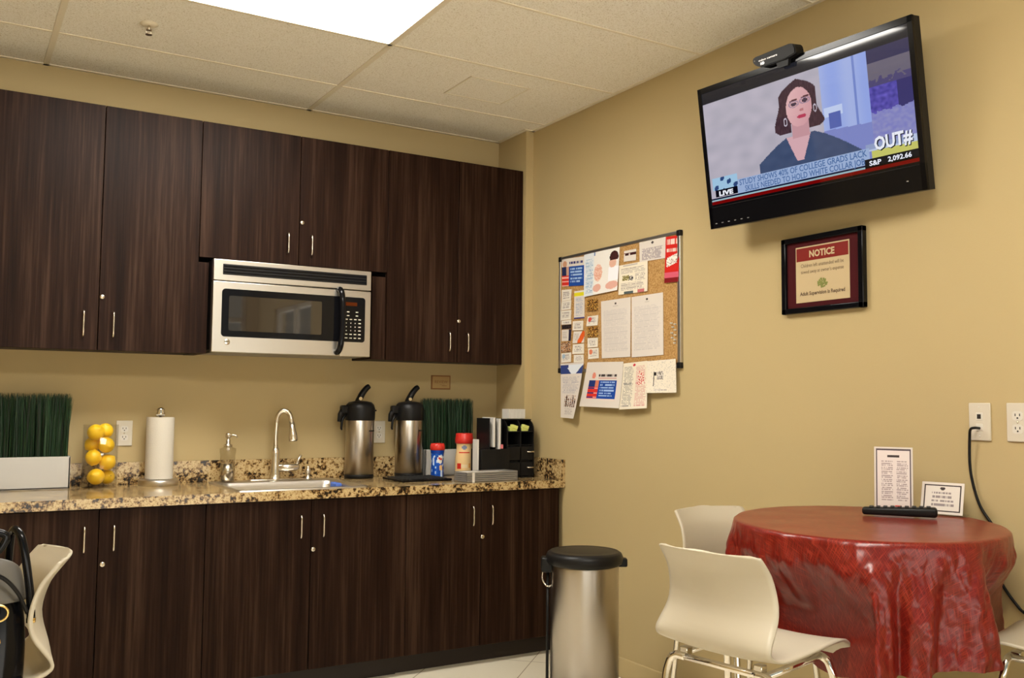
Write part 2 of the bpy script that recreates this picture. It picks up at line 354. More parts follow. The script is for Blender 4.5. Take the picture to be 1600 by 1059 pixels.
# ------------------------------------------------------------------ cabinets
def pull(name, x, y, z0, z1, parent):
    m = MB(); d = .026
    m.tube(curve([(x, y, z0+.006), (x, y-d*.7, z0+.006), (x, y-d, z0+.02), (x, y-d, (z0+z1)/2), (x, y-d, z1-.02), (x, y-d*.7, z1-.006), (x, y, z1-.006)], 5), .0038, 8)
    return m.build(name, 'nickel', parent)
def lockm(x, y, z, parent):
    m = MB(); m.lathe([(.001, 0), (.0105, 0), (.0105, .004), (.008, .007), (.001, .007)], n=20); m.mi = 1; m.box(-.0008, .0008, -.005, .005, .0068, .0076)
    for q in m.b.verts: q.co = Vector((x+q.co.x, y-q.co.z, z+q.co.y))
    return m.build('lock', ['nickel', 'hole'], parent)
def cabinet(name, label, x0, x1, y, z0, z1, seams, hz0, hz1, hoff, lockx, lockz, depth):
    t = thing(name, label, 'cabinet', (x0, -.0, z0))
    m = MB(); W_ = x1-x0; H_ = z1-z0
    for q in ((.001, .018, y+.022, -.002, .004, H_-.002), (W_-.018, W_-.001, y+.022, -.002, .004, H_-.002), (.001, W_-.001, y+.022, -.002, .004, .02), (.001, W_-.001, -.008, -.002, .004, H_-.002)): m.box(*q)
    if depth < .5: m.box(.001, W_-.001, y+.022, -.002, H_-.02, H_-.002)
    m.build('carcass', 'carcass', t)
    xs = [x0]+seams+[x1]
    for k in range(len(xs)-1):
        a, b_ = xs[k]-x0+.0015, xs[k+1]-x0-.0015
        d = MB().box(a, b_, y, y+.02, 0, z1-z0, .0012, 1).build('door', 'wood', t)
        hx = b_-hoff if k == 0 else a+hoff
        pull('handle', hx, y, hz0-z0, hz1-z0, d)
        if k == 1: lockm(lockx-x0, y, lockz-z0, d)
    return t
yu = -.2746
ca = cabinet('wall_cabinet', 'tall dark wood wall cabinet at far left above the grass planter', -.61, .2123, yu, ZUB, ZUT, [-.1986], 1.513, 1.632, .0575, -.186, 1.69, .27)
cb = cabinet('wall_cabinet', 'short dark wood wall cabinet directly above the microwave', .2123, 1.1318, yu, ZMC, ZUT, [.6742], 1.945, 2.052, .056, .687, 2.105, .27)
cc = cabinet('wall_cabinet', 'tall dark wood wall cabinet between the microwave and the corner', 1.1318, XP-.002, yu, ZUB, ZUT, [1.5335], 1.513, 1.620, .052, 1.5405, 1.676, .27)
zz = ZMC
MB().box(.0, .047, yu+.012, -.003, ZUB+.003-zz, -.022).build('filler_strip', 'wood', cb)
MB().box(.8465, .918, yu+.012, -.003, ZUB+.003-zz, -.022).build('filler_strip', 'wood', cb)
yb = -.6137
cabinet('base_cabinet', 'dark wood base cabinet at far left under the counter behind the white chair', -.61, .1986, yb, .093, CB-.004, [-.2094], .655, .764, .052, -.192, .609, .6)
cabinet('base_cabinet', 'dark wood base cabinet under the sink', .1986, 1.1055, yb, .093, CB-.004, [.649], .655, .762, .049, .660, .607, .6)
cabinet('base_cabinet', 'dark wood base cabinet at the right end beside the trash can', 1.1055, 1.9534, yb, .093, CB-.004, [1.4985], .659, .761, .0505, 1.506, .607, .6)
# open end of the row to the left, outside the frame
cabinet('base_cabinet', 'dark wood base cabinet beyond the far left edge of the counter', -1.42, -.61, yb, .093, CB-.004, [-1.015], .655, .764, .052, -1.0, .609, .6)
cabinet('wall_cabinet', 'tall dark wood wall cabinet beyond the left edge of the picture', -1.42, -.61, yu, ZUB, ZUT, [-1.015], 1.513, 1.632, .0575, -1.0, 1.69, .27)
m = MB(); m.box(-1.42, 1.09, -.548, -.53, 0, .093); m.box(1.094, 1.9534, -.537, -.52, 0, .093)
tag(m.build('toe_kick', 'carcass'), 'near black toe kick board running under the base cabinets', 'toe kick')

# ------------------------------------------------------------------ counter with splash and sink
SX0, SX1, SY0, SY1 = .345, .915, -.563, -.155
t = thing('countertop', 'speckled tan and black granite countertop over the base cabinets', 'countertop', (0, 0, CB))
def slab_hole(m, X0, X1, Y0, Y1, z0, z1, hx0, hx1, hy0, hy1):
    m.box(X0, hx0, Y0, Y1, z0, z1); m.box(hx1, X1, Y0, Y1, z0, z1); m.box(hx0, hx1, Y0, hy0, z0, z1); m.box(hx0, hx1, hy1, Y1, z0, z1)
m = MB(); slab_hole(m, -1.42, 1.93, -.6291, -.001, 0, CT-CB, SX0, SX1, SY0, SY1); m.box(1.93, XR-.001, -.6291, -DP-.001, 0, CT-CB)
m.build('slab', 'granite', t)
z0, z1 = CT-CB, .9664-CB
MB().box(-1.42, XP-.022, -.021, -.001, z0, z1, .001, 1).build('backsplash', 'granite', t)
MB().box(XP-.021, XP-.001, -DP, -.001, z0, z1, .001, 1).build('backsplash', 'granite', t)
m = MB(); m.box(XP-.02, XR-.022, -DP-.021, -DP-.001, z0, z1, .001, 1); m.box(XR-.021, XR-.001, -.6285, -DP-.001, z0, z1, .001, 1); m.build('backsplash', 'granite', t)

t = thing('sink', 'stainless drop-in sink set into the granite counter below the faucet', 'sink', ((.33+.93)/2, -.325, CT))
m = MB(); cx = .63; cy = -.325
def rr(w_, h_, r, z, n=6):
    out = []
    for (sx, sy, a0) in ((1, 1, 0), (-1, 1, 90), (-1, -1, 180), (1, -1, 270)):
        for k in range(n+1):
            a = R(a0+90*k/n); out.append((sx*(w_-r)+r*cos(a), sy*(h_-r)+r*sin(a), z))
    return out
loops = [rr(.302, .262, .03, .0), rr(.300, .260, .03, .0045), rr(.290, .250, .03, .0055), rr(.282, .200, .05, .0045), rr(.278, .194, .05, .001), rr(.272, .188, .05, -.02), rr(.262, .178, .05, -.13), rr(.24, .16, .05, -.15), rr(.03, .03, .03, -.152)]
# basin shifted forward of the deck
VS = []
for li, lp in enumerate(loops):
    dy = 0 if li < 3 else -.035
    VS.append([m.b.verts.new((x, y+dy, z)) for x, y, z in lp])
for a, b_ in zip(VS, VS[1:]):
    n = len(a)
    for k in range(n): fc = m.b.faces.new((a[k], a[(k+1) % n], b_[(k+1) % n], b_[k])); fc.smooth = True
m.b.faces.new(VS[-1])
m.build('basin', 'steel', t, recalc=True)
m = MB(); m.lathe([(.03, -.150), (.042, -.150), (.042, -.147), (.03, -.149)], 0, -.035, n=24, cap=False); m.cyl(.028, -.1515, -.1485, 0, -.035); m.build('drain', 'chrome', t)
# sponge hanging on the basin's right wall
tag(MB().box(.868, .896, -.33, -.24, .832, .864, .006).build('sponge', 'blue'), 'blue sponge tucked inside the right end of the sink', 'sponge')

# faucet
t = thing('faucet', 'tall brushed gooseneck faucet with side lever at the back of the sink', 'faucet', (.640, -.10, CT+.0055))
m = MB(); m.lathe([(.03, 0), (.032, .004), (.028, .008), (.024, .03), (.0225, .07), (.019, .125), (.0165, .15), (.0135, .153)], n=24); m.build('faucet_body', 'nickel', t)
MB().box(-.125, .135, -.028, .028, 0, .006, .0025).build('deck_plate', 'nickel', t)
m = MB(); P = [(0, 0, .15), (-.002, -.002, .21), (0, -.004, .27)]
for k in range(9):
    a = R(180-k*22.0); P.append((.031+.031*cos(a), -.006-.03*(k/8), .285+.05*sin(a)))
P.append((.066, -.038, .27)); m.tube(curve(P, 4), .0118, 12); m.build('spout', 'nickel', t)
m = MB(); m.tube([(.065, -.038, .278), (.068, -.039, .245), (.070, -.040, .222), (.073, -.041, .196), (.074, -.041, .19)], [.0125, .0145, .020, .0225, .021], 16); m.mi = 1; m.tube([(.074, -.041, .191), (.0743, -.041, .187)], .018, 16); m.build('spray_head', ['nickel', 'black'], t)
m = MB(); m.tube([(.01, -.005, .058), (.06, -.012, .058), (.10, -.014, .060), (.112, -.014, .064)], [.018, .021, .019, .012], 14); m.tube([(.10, -.014, .066), (.108, -.014, .09), (.122, -.016, .118)], [.010, .0062, .0072], 10); m.build('lever', 'nickel', t)
tag(MB().lathe([(.02, 0), (.02, .005), (.011, .01), (.011, .03), (.015, .036), (.013, .045), (.009, .05), (.010, .06), (.004, .066)], .800, -.115, CT+.0055, 18).build('air_gap', 'nickel'), 'small chrome air gap cap standing on the sink deck right of the faucet', 'air gap')

# soap dispenser
t = thing('soap_dispenser', 'clear glass soap dispenser with a metal pump beside the sink', 'soap dispenser', (.405, -.125, CT+.0055))
MB().lathe([(.031, 0), (.034, .003), (.034, .125), (.037, .14), (.037, .155), (.018, .163), (.018, .166)], n=28).build('bottle', 'frost', t)
MB().lathe([(.029, .006), (.029, .085)], n=24).build('liquid', 'nickel', t)
m = MB(); m.lathe([(.019, .164), (.02, .166), (.02, .174), (.0105, .178), (.0105, .196), (.0075, .197), (.0075, .206), (.013, .207), (.013, .224), (.009, .228)], n=18); m.tube([(0, 0, .218), (.018, -.008, .219), (.034, -.014, .216), (.037, -.015, .208)], .0042, 8); m.build('pump', 'nickel', t)

# paper towel
t = thing('paper_towel_holder', 'steel paper towel stand on the counter left of the sink', 'paper towel holder', (.104, -.09, CT))
m = MB(); m.lathe([(.084, 0), (.087, .004), (.087, .022), (.083, .026), (.02, .027)], n=40); m.build('base', 'steel', t)
m = MB(); m.cyl(.007, .02, .315); m.lathe([(.008, .31), (.018, .314), (.021, .325), (.016, .335), (.019, .342), (.012, .350), (.003, .353)], n=20); m.build('post', 'chrome', t)
def spir(u, v_):
    a = u*2*PI*1.12; r = .0575+.004*u; 
    return Vector((r*cos(a-.9), r*sin(a-.9), .029+v_*.278))
m = MB(); m.lathe([(.019, .029), (.0575, .029), (.0575, .307), (.019, .307), (.019, .029)], n=40, cap=False); m.grid(lambda u, v_: spir(u, v_), 48, 1)
tag(m.build('paper_towel_roll', 'towel', None, recalc=False), 'white paper towel roll standing on its steel holder', 'paper towel').location = (.104, -.09, CT)

# vase of lemons
t = thing('glass_vase', 'clear glass cylinder vase holding yellow lemons', 'vase', (-.149, -.115, CT))
MB().lathe([(.070, .0), (.0725, .003), (.0725, .275), (.0695, .275), (.0695, .011), (.001, .010)], n=40).build('vase_glass', 'glass', t)
LEM = [(-.173, -.139, 1.107, .0352, 'lemon at the top of the vase in front'), (-.128, -.088, 1.112, .0335, 'lemon at the top of the vase, half hidden behind another'), (-.179, -.093, 1.053, .033, 'shadowed lemon behind, second layer from the top on the left'),
       (-.129, -.140, 1.051, .034, 'lemon in the second layer from the top on the right'), (-.178, -.133, .997, .034, 'lemon pressed to the glass at mid height on the left'), (-.120, -.130, .975, .0345, 'lemon at mid height on the right of the vase'),
       (-.166, -.142, .914, .0350, 'lemon at the bottom front of the vase'), (-.115, -.098, .909, .032, 'lemon at the bottom right showing its stem end'), (-.168, -.078, .908, .028, 'lemon almost hidden at the bottom back of the vase')]
for i, (x, y, z, r, lab) in enumerate(LEM):
    m = MB(); m.lathe([(.001, -1.10*r), (.12*r, -1.07*r), (.3*r, -.95*r)]+[(r*cos(a), r*sin(a)) for a in [R(q) for q in range(-62, 63, 12)]]+[(.3*r, .95*r), (.13*r, 1.10*r), (.001, 1.13*r)], n=24)
    if i == 7:
        m.mi = 1; m.lathe([(.001, 1.12*r), (.07*r, 1.13*r), (.05*r, 1.17*r), (.001, 1.17*r)], n=10)
    o = tag(m.build('lemon', ['lemon', 'ink']), 'yellow '+lab, 'lemon', 'lemons in the glass vase')
    o.location = (x, y, z)
    o.rotation_euler = (R([60, 20, 50, 100, 15, 40, 70, 78, 30][i]), R([20, -30, 10, 15, 5, 30, -12, 0, 40][i]), R([10, 40, 80, 20, 120, 60, -30, 18, 0][i]))

# planters
def planter(x0, label, seed):
    random.seed(seed)
    t = thing('grass_planter', label, 'planter', (x0, -.075, CT), 0, 'artificial grass planters')
    m = MB(); W = .302; D = .048; Hh = .138
    m.box(0, W, -D, -D+.006, 0, Hh, .001, 1); m.box(0, W, D-.006, D, 0, Hh); m.box(0, .006, -D, D, 0, Hh); m.box(W-.006, W, -D, D, 0, Hh); m.box(0, W, -D, D, 0, .006)
    m.build('box', 'offwhite', t)
    MB().box(.007, W-.007, -D+.007, D-.007, .1, Hh-.012).build('moss', 'soil', t)
    m = MB()
    for k in range(1500):
        x = random.uniform(.012, W-.012); y = random.uniform(-D+.01, D-.01); h = random.uniform(.262, .292); ly = random.gauss(0, .006); lx = (x-W/2)*.05+random.gauss(0, .007)
        a = random.uniform(0, PI); wd = random.uniform(.0010, .0019); dx, dy = wd*cos(a), wd*sin(a)
        pts = [(x+lx*t_*t_, y+ly*t_*t_*.8, .12+(h)*t_) for t_ in (0, .5, .85, 1)]
        ws = [1, .9, .7, .25]; L_ = []; 
        for (px, py, pz), q in zip(pts, ws): L_.append((m.b.verts.new((px-dx*q, py-dy*q, pz)), m.b.verts.new((px+dx*q, py+dy*q, pz))))
        for (a1, a2), (b1, b2) in zip(L_, L_[1:]): m.b.faces.new((a1, a2, b2, b1))
    o = m.build('grass_blades', 'grass', t, recalc=False); o['kind'] = 'stuff'
planter(-.570, 'white box planter of dark artificial grass at the left end of the counter', 3)
planter(1.432, 'white box planter of dark artificial grass behind the creamer canisters', 4)

# airpots
def airpot(x, y, label):
    t = thing('airpot', label, 'coffee airpot', (x, y, CT), 0, 'steel coffee airpots')
    m = MB(); m.lathe([(.070, 0), (.074, .004), (.074, .018), (.0725, .020)], n=40); m.build('base_ring', 'black', t)
    m = MB(); m.lathe([(.0725, .018), (.0725, .296), (.0705, .300), (.068, .300)], n=48); m.build('body', 'steelv', t)
    m = MB(); m.lathe([(.0735, .292), (.0755, .297), (.0765, .325), (.076, .352), (.070, .372), (.058, .384), (.030, .390), (.002, .391)], n=40)
    m.box(-.105, -.05, -.018, .018, .325, .368, .008); m.tube([(-.092, -.0, .345), (-.108, -.004, .32), (-.112, -.004, .285)], [.015, .013, .010], 12)
    m.box(.060, .088, -.008, .008, .338, .346, .002); m.build('lid', 'black', t)
    m = MB(); m.tube([(-.075, 0, .33), (-.098, -.006, .29), (-.102, -.006, .252), (-.098, -.004, .245)], [.008, .007, .006, .005], 10); m.build('spout', 'black', t)
    m = MB()
    P = curve([(-.012, 0, .380), (-.006, -.004, .402), (.010, -.006, .432), (.032, -.006, .458), (.044, -.006, .466)], 5)
    m.tube(P, [.018-.005*abs(k/(len(P)-1)) for k in range(len(P))], 10)
    for q in m.b.verts: q.co.y = q.co.y*1.2
    m.build('pump_lever', 'black', t, label='curved black pump lever')
    MB().cyl(.009, 0, .006).build('hinge_pin', 'chrome', t).matrix_basis = Matrix.Translation((-.008, -.020, .402)) @ Matrix.Rotation(PI/2, 4, 'X')
    m = MB(); m.box(.022, .05, -.0705, -.0685, .237, .243); o = m.build('badge', 'black', t)
airpot(1.073, -.098, 'steel coffee airpot with black pump lid, the one nearer the faucet')
airpot(1.346, -.105, 'steel coffee airpot with black pump lid, the one beside the grass planter')
m = MB(); m.box(1.155, 1.43, -.44, -.205, CT, CT+.012, .004); m.mi = 1
for k in range(12): m.box(1.175+k*.0205, 1.183+k*.0205, -.425, -.22, CT+.0125, CT+.0145)
tag(m.build('drip_tray', ['gloss', 'rubber']), 'low black drip tray lying in front of the airpots', 'tray')

# creamers: painted round labels
def canister(name, x, y, prof, lidprof, fn, lidcol, label, n=36, nz=30):
    t = thing(name, label, 'creamer canister', (x, y, CT), R(-27)); me = bpy.data.meshes.new('canister_body'); verts = []; faces = []; cols = []
    import bisect
    zs = [p[1] for p in prof]; z0, z1 = zs[0], zs[-1]
    def rad(z):
        for (r0, a), (r1, b_) in zip(prof, prof[1:]):
            if a <= z <= b_+1e-9: return r0+(r1-r0)*((z-a)/(b_-a+1e-9))
        return prof[-1][0]
    for j in range(nz+1):
        z = z0+(z1-z0)*j/nz
        for i in range(n): a = 2*PI*i/n; verts.append((rad(z)*sin(a), -rad(z)*cos(a), z))
    for j in range(nz):
        for i in range(n):
            faces.append((j*n+i, j*n+(i+1) % n, (j+1)*n+(i+1) % n, (j+1)*n+i)); a = (i+.5)/n; a = a-1 if a > .5 else a; cols.append(fn(a, 1-(j+.5)/nz))
    faces.append(tuple(range(n))[::-1]); cols.append((.5, .5, .5)); faces.append(tuple(range(nz*n, nz*n+n))); cols.append((.5, .5, .5))
    me.from_pydata(verts, [], faces); ca = me.color_attributes.new('Col', 'FLOAT_COLOR', 'CORNER'); k = 0
    for p, c_ in zip(me.polygons, cols):
        p.use_smooth = len(p.vertices) == 4
        for _ in p.vertices: ca.data[k].color = (*c_, 1); k += 1
    me.materials.append(M['printgloss']); o = bpy.data.objects.new('canister_body', me); link(o, t)
    m = MB(); m.lathe(lidprof, n=36); m.build('cap', lidcol, t, label='red screw cap')
    return t
def f_blue(a, v_):
    if v_ < .12: return lin(20, 60, 150)
    if ((a-.08)/.075)**2+((v_-.34)/.15)**2 < 1:
        return lin(200, 60, 50) if abs((v_-.32)-.25*(a-.08)) < .035 and abs(a-.08) < .05 else lin(235, 228, 220)
    if ((a-.10)/.05)**2+((v_-.64)/.10)**2 < 1: return lin(225, 180, 120)
    q = noise.noise(Vector((a*14, v_*6, 1)))
    return lin(200, 215, 235) if q > .24 else (lin(30, 90, 190) if q > -.1 else lin(20, 70, 165))
canister('creamer_canister', 1.458, -.215, [(.032, 0), (.034, .003), (.034, .045), (.031, .075), (.033, .11), (.036, .135), (.036, .142)], [(.0365, .140), (.0385, .142), (.0385, .162), (.036, .168), (.034, .175), (.002, .176)], f_blue, 'red', 'small blue and white creamer canister with a red cap')
def f_tan(a, v_):
    if ((a-.0)/.045)**2+((v_-.13)/.08)**2 < 1: return lin(120, 130, 160)
    if abs(v_-.27) < .018 and abs(a) < .10: return lin(205, 60, 40)
    if -.13 < a < -.06 and .60 < v_ < .76: return lin(200, 50, 35)
    if abs(a) < .045 and .62 < v_ < .74: return lin(235, 210, 170)
    if abs(a-.09) < .02 and .6 < v_ < .72: return lin(225, 150, 60)
    return lin(232, 196, 140)
canister('creamer_canister', 1.612, -.22, [(.046, 0), (.048, .004), (.048, .085), (.046, .11), (.041, .14), (.0405, .16), (.044, .176)], [(.0455, .172), (.0485, .175), (.0485, .2), (.046, .206), (.045, .222), (.043, .226), (.002, .227)], f_tan, 'red', 'larger tan creamer canister with a red cap')

# stack of grey trays with paper
t = thing('letter_tray', 'low grey stacking tray with papers in front of the creamer canisters', 'tray', (1.587, -.503, CT), R(4))
m = MB()
for k in range(5):
    z = .002+k*.0095; m.box(-.15, .15, -.056, .056, z, z+.0022)
    for q in ((-.152, .152, -.058, -.055), (-.152, .152, .055, .058), (-.152, -.149, -.058, .058), (.149, .152, -.058, .058)): m.box(*q, z, z+.0075)
m.build('tray_stack', 'coating', t)
m = MB(); m.box(-.10, .10, -.045, .045, .0425, .0432); m.box(-.14, -.03, -.02, .05, .0435, .046, rot=Matrix.Rotation(.1, 3, 'Z')); m.box(-.12, -.105, -.059, -.0585, .0, .046); m.build('paper', 'paper', t)

# black condiment organizer
t = thing('condiment_organizer', 'tall black condiment organizer with drawers and dividers in the counter corner', 'organizer', (1.65, -.42, CT))
m = MB()   # tower on the right, front edge rounded at the top
prof = [(0, 0), (0, .24), (.006, .268), (.02, .286), (.04, .30), (.135, .305), (.135, 0)]
for x in (.106, .186, .266): m.prism(prof, lambda a, b_, d, x=x: Vector((x+d, a, b_)), .005)
m.box(.106, .271, .13, .135, 0, .303); m.box(.106, .271, .03, .135, .298, .303); m.box(.106, .271, .0, .135, 0, .006); m.box(.106, .271, .01, .135, .082, .087); m.box(.106, .271, .01, .135, .165, .170)
m.box(.106, .271, .002, .135, .236, .241)
m.build('tower', 'black', t)
for k, z in enumerate((.008, .089)):
    d = MB().box(.112, .265, .0, .125, z, z+.072, .003).build('drawer', 'black', t); pull('handle', 0, 0, 0, .05, d); h = d.children[0]; h.matrix_basis = Matrix.Translation((.215, 0, z+.045)) @ Matrix.Rotation(PI/2, 4, 'Y')
m = MB(); 
for x in (0, .036, .070): m.box(x, x+.004, .0, .135, .0, .308, .001, 1)
m.box(0, .106, .131, .135, 0, .308); m.box(0, .106, 0, .135, 0, .006); m.build('divider_rack', 'black', t)
m = MB(); m.box(-.052, .115, -.012, .0, 0, .15, .002); m.box(-.052, .0, 0, .10, 0, .15, .002); m.build('front_bin', 'black', t)
o = MB().box(.024, .034, -.002, .12, .16, .312, .001).build('paper_sleeve', 'paper'); o.location = (1.65, -.42, CT); tag(o, 'white paper sleeve standing in the left slot of the black organizer', 'paper', 'paper sleeves in the organizer')
o = MB().box(.056, .067, -.002, .12, .145, .306, .001).build('paper_sleeve', 'paper'); o.location = (1.65, -.42, CT); tag(o, 'white paper sleeve standing in the right slot of the black organizer', 'paper', 'paper sleeves in the organizer')
m = MB().box(-.007, .007, -.004, .004, 0, .022, .002); o = m.build('sweetener_packet', 'pink'); o.location = (1.72, -.428, CT+.152); tag(o, 'small red packet at the foot of the white paper sleeve', 'packet')
for x, lab in ((1.80, 'yellow sweetener packet in the top slot of the organizer, nearer the sleeves'), (1.868, 'yellow sweetener packet in the top slot of the organizer, nearer the wall')):
    m = MB(); m.box(-.02, .02, .0, .05, 0, .02, .002, rot=Matrix.Rotation(.15, 3, 'X')); m.box(-.014, .022, -.004, .02, .012, .03, .002, rot=Matrix.Rotation(.3, 3, 'Y')); o = m.build('sweetener_packet', 'yellow'); o.location = (x, -.415, CT+.242); tag(o, lab, 'packet', 'yellow packets in the organizer')
m = MB()
for k in range(15):
    x = -.052+k*.0068; m.box(x, x+.0048, -.035, .035, 0, .05-.002*(k%2))
m.box(-.050, .046, .0, .03, 0, .040)
o = m.build('napkin_stack', 'paper'); o.location = (1.838, -.35, CT+.3055); tag(o, 'ribbed white stack of cup lids on top of the black organizer', 'lids')
o = MB().box(-.005, .004, -.02, .03, 0, .2, .001).build('paper_divider', 'paper'); o.location = (1.586, -.40, CT+.001); tag(o, 'white card standing left of the black organizer', 'card')

# ------------------------------------------------------------------ microwave
t = thing('microwave', 'stainless over-the-counter microwave oven with black window and handle', 'microwave', (.262, 0, 1.468))
W = .757; Hh = .420; F = -.345
m = MB(); m.box(.004, W-.004, F+.035, -.003, .012, Hh-.001); m.mi = 1; m.box(.02, W-.02, F+.045, -.02, .0, .012); m.build('case', ['black', 'coating'], t)
m = MB(); m.box(0, W, F, F+.034, Hh-.096, Hh, .003); m.mi = 1; m.box(.040, W-.022, F-.0015, F+.01, Hh-.071, Hh-.020, .004); m.mi = 2
for k in range(3): m.box(.045, W-.027, F-.004, F, Hh-.062+k*.014, Hh-.056+k*.014, .001, 1)
m.build('vent_panel', ['steel', 'black', 'gloss'], t)
dz = Hh-.100
m = MB(); m.box(0, .600, F, F+.034, 0, dz, .003)
d = m.build('door', 'steel', t)
def rrect(x0, x1, z0, z1, r, n=5, left=True, right=True):
    out = []
    for (cx_, cz_, a0, on) in ((x1, z1, 0, right), (x0, z1, 90, left), (x0, z0, 180, left), (x1, z0, 270, right)):
        if not on: out.append((cx_, cz_)); continue
        sx = 1 if cx_ == x1 else -1; sz = 1 if cz_ == z1 else -1
        for k in range(n+1):
            a = R(a0+90*k/n); out.append((cx_-sx*r+r*cos(a), cz_-sz*r+r*sin(a)))
    return out
fy = lambda a, b_, dd: Vector((a, F-.0015+dd, b_))
MB().prism(rrect(.040, .598, .070, .287, .016, left=True, right=False), fy, .004).build('window_frame', 'gloss', d)
M['mwglass'] = mat('dark_oven_glass', (.022, .017, .013), .03, spec=.9)
MB().prism(rrect(.072, .508, .098, .256, .008), lambda a, b_, dd: Vector((a, F-.0022+dd, b_)), .002).build('window_glass', 'mwglass', d)
m = MB(); m.tube(curve([(.590, F, .318), (.592, F-.02, .316), (.5955, F-.034, .29), (.598, F-.040, .22), (.598, F-.040, .12), (.592, F-.036, .05), (.587, F-.02, .022), (.585, F, .018)], 6), .0145, 12); m.build('handle', 'gloss', d)
m = MB(); m.lathe([(.001, 0), (.0135, 0), (.0135, .002), (.011, .003), (.001, .003)], n=24)
for q in m.b.verts: q.co = Vector((.068+q.co.x, F-q.co.z, .046+q.co.y))
m.mi = 1; m.text('GE', (.068, F-.0035, .0408), (1, 0, 0), (0, 0, 1), .012); m.build('emblem', ['chrome', 'ink'], d)
m = MB(); m.box(.602, W, F, F+.034, 0, dz, .003); m.mi = 1; m.prism(rrect(.602, W-.030, .070, .287, .014, left=False), lambda a, b_, dd: Vector((a, F-.0015+dd, b_)), .004)
cp = m.build('control_panel', ['steel', 'gloss'], t)
MB().box(.628, .685, F-.0022, F-.001, .245, .262).build('display', 'amber', cp)
m = MB()
for r_ in range(8):
    for c_ in range(4):
        x = .632+c_*.0225; z = .215-r_*.018
        if r_ < 2 and c_ in (1, 3): continue
        wd = .013 if r_ in (0, 1, 2, 6, 7) or c_ == 3 else .004
        m.box(x-wd/2+(.008 if r_ < 2 else 0), x+wd/2+(.008 if r_ < 2 else 0), F-.0019, F-.001, z-.0022, z+.0022)
m.build('buttons', 'plate', cp)['kind'] = 'stuff'

# ------------------------------------------------------------------ outlets
def outlet(name, label, wall, a, z, kind='duplex', w_=.070, h_=.115):
    t = thing(name, label, 'outlet', (0, 0, 0))
    if wall == 'back': t.location = (a, 0, z); t.rotation_euler = (0, 0, 0)
    else: t.location = (XR, a, z); t.rotation_euler = (0, 0, -PI/2)
    MB().box(-w_/2, w_/2, -.006, 0, -h_/2, h_/2, .0025).build('cover_plate', 'plate', t)
    if kind == 'duplex':
        for s in (-1, 1):
            m = MB(); m.prism(rrect(-.0165, .0165, s*.0195-.0135, s*.0195+.0135, .009), lambda x, zz_, d: Vector((x, -.0075+d, zz_)), .003)
            m.mi = 1
            m.box(-.008, -.0055, -.0082, -.007, s*.0195-.001, s*.0195+.0065); m.box(.0055, .008, -.0082, -.007, s*.0195-.001, s*.0195+.0065); m.cyl(.0026, .0072, .0084, 0, s*.0195-.0065, 10)
            for q in m.b.verts:
                pass
            vs = list(m.b.verts)[-20:]
            for q in vs: q.co = Vector((q.co.x, -q.co.z, q.co.y))
            m.build('socket', ['white', 'hole'], t)
        m = MB(); m.sphere(.003, 0, -.006, 0, n=10); m.build('screw', 'nickel', t)
    else:
        m = MB(); m.box(-.011, .011, -.0075, -.005, .004, .028, .001, 1); m.mi = 1; m.box(-.006, .006, -.0085, -.007, .009, .023); m.build('data_jack', ['white', 'hole'], t)
        m = MB(); m.box(-.011, .011, -.0075, -.005, -.028, -.006, .001, 1); m.build('cable_port', 'white', t)
        for s in (-1, 1): MB().sphere(.0025, 0, -.006, s*.044, n=10).build('screw', 'white', t)
    return t
outlet('power_outlet', 'ivory duplex power outlet on the back wall between lemons and paper towels', 'back', -.036, 1.098)
outlet('power_outlet', 'ivory duplex power outlet on the back wall between the two airpots', 'back', 1.218, 1.094)
outlet('data_outlet', 'white wall plate with a data jack and a black cable plugged in', 'right', -2.886, 1.2065, 'data')
outlet('power_outlet', 'white duplex power outlet on the wall at the right edge of the picture', 'right', -3.007, 1.207)
m = MB(); m.tube(curve([(XR-.008, -2.887, 1.187), (XR-.03, -2.885, 1.188), (XR-.03, -2.872, 1.183), (XR-.02, -2.862, 1.16), (XR-.012, -2.855, 1.08), (XR-.010, -2.862, 1.02), (XR-.01, -2.885, .95), (XR-.008, -2.93, .88), (XR-.008, -2.94, .80), (XR-.008, -2.93, .76), (XR-.008, -2.955, .715), (XR-.01, -3.00, .665), (XR-.02, -3.06, .62), (XR-.03, -3.1, .45), (XR-.05, -3.12, .2), (XR-.1, -3.1, .006), (XR-.3, -3.05, .006)], 8), .0042, 8)
tag(m.build('network_cable', 'black'), 'thin black cable drooping from the wall plate down behind the table', 'cable')

# small plaque on back wall
m = MB(); m.box(1.519, 1.636, -.006, 0, 1.323, 1.400, .001, 1); m.mi = 1; m.box(1.526, 1.629, -.0068, -.0055, 1.330, 1.393); m.mi = 0
M['plq'] = mat('plaque_brown', (.25, .11, .03), .6); M['plq2'] = mat('plaque_tan', (.42, .27, .10), .6)
m.text('REVIEW', (1.5775, -.0075, 1.357), (1, 0, 0), (0, 0, 1), .022, width=.078); m.box(1.583, 1.612, -.0075, -.0066, 1.341, 1.344); m.box(1.57, 1.60, -.0075, -.0066, 1.348, 1.3495)
tag(m.build('wall_plaque', ['plq', 'plq2']), 'small tan framed plaque on the wall above the right grass planter', 'plaque')
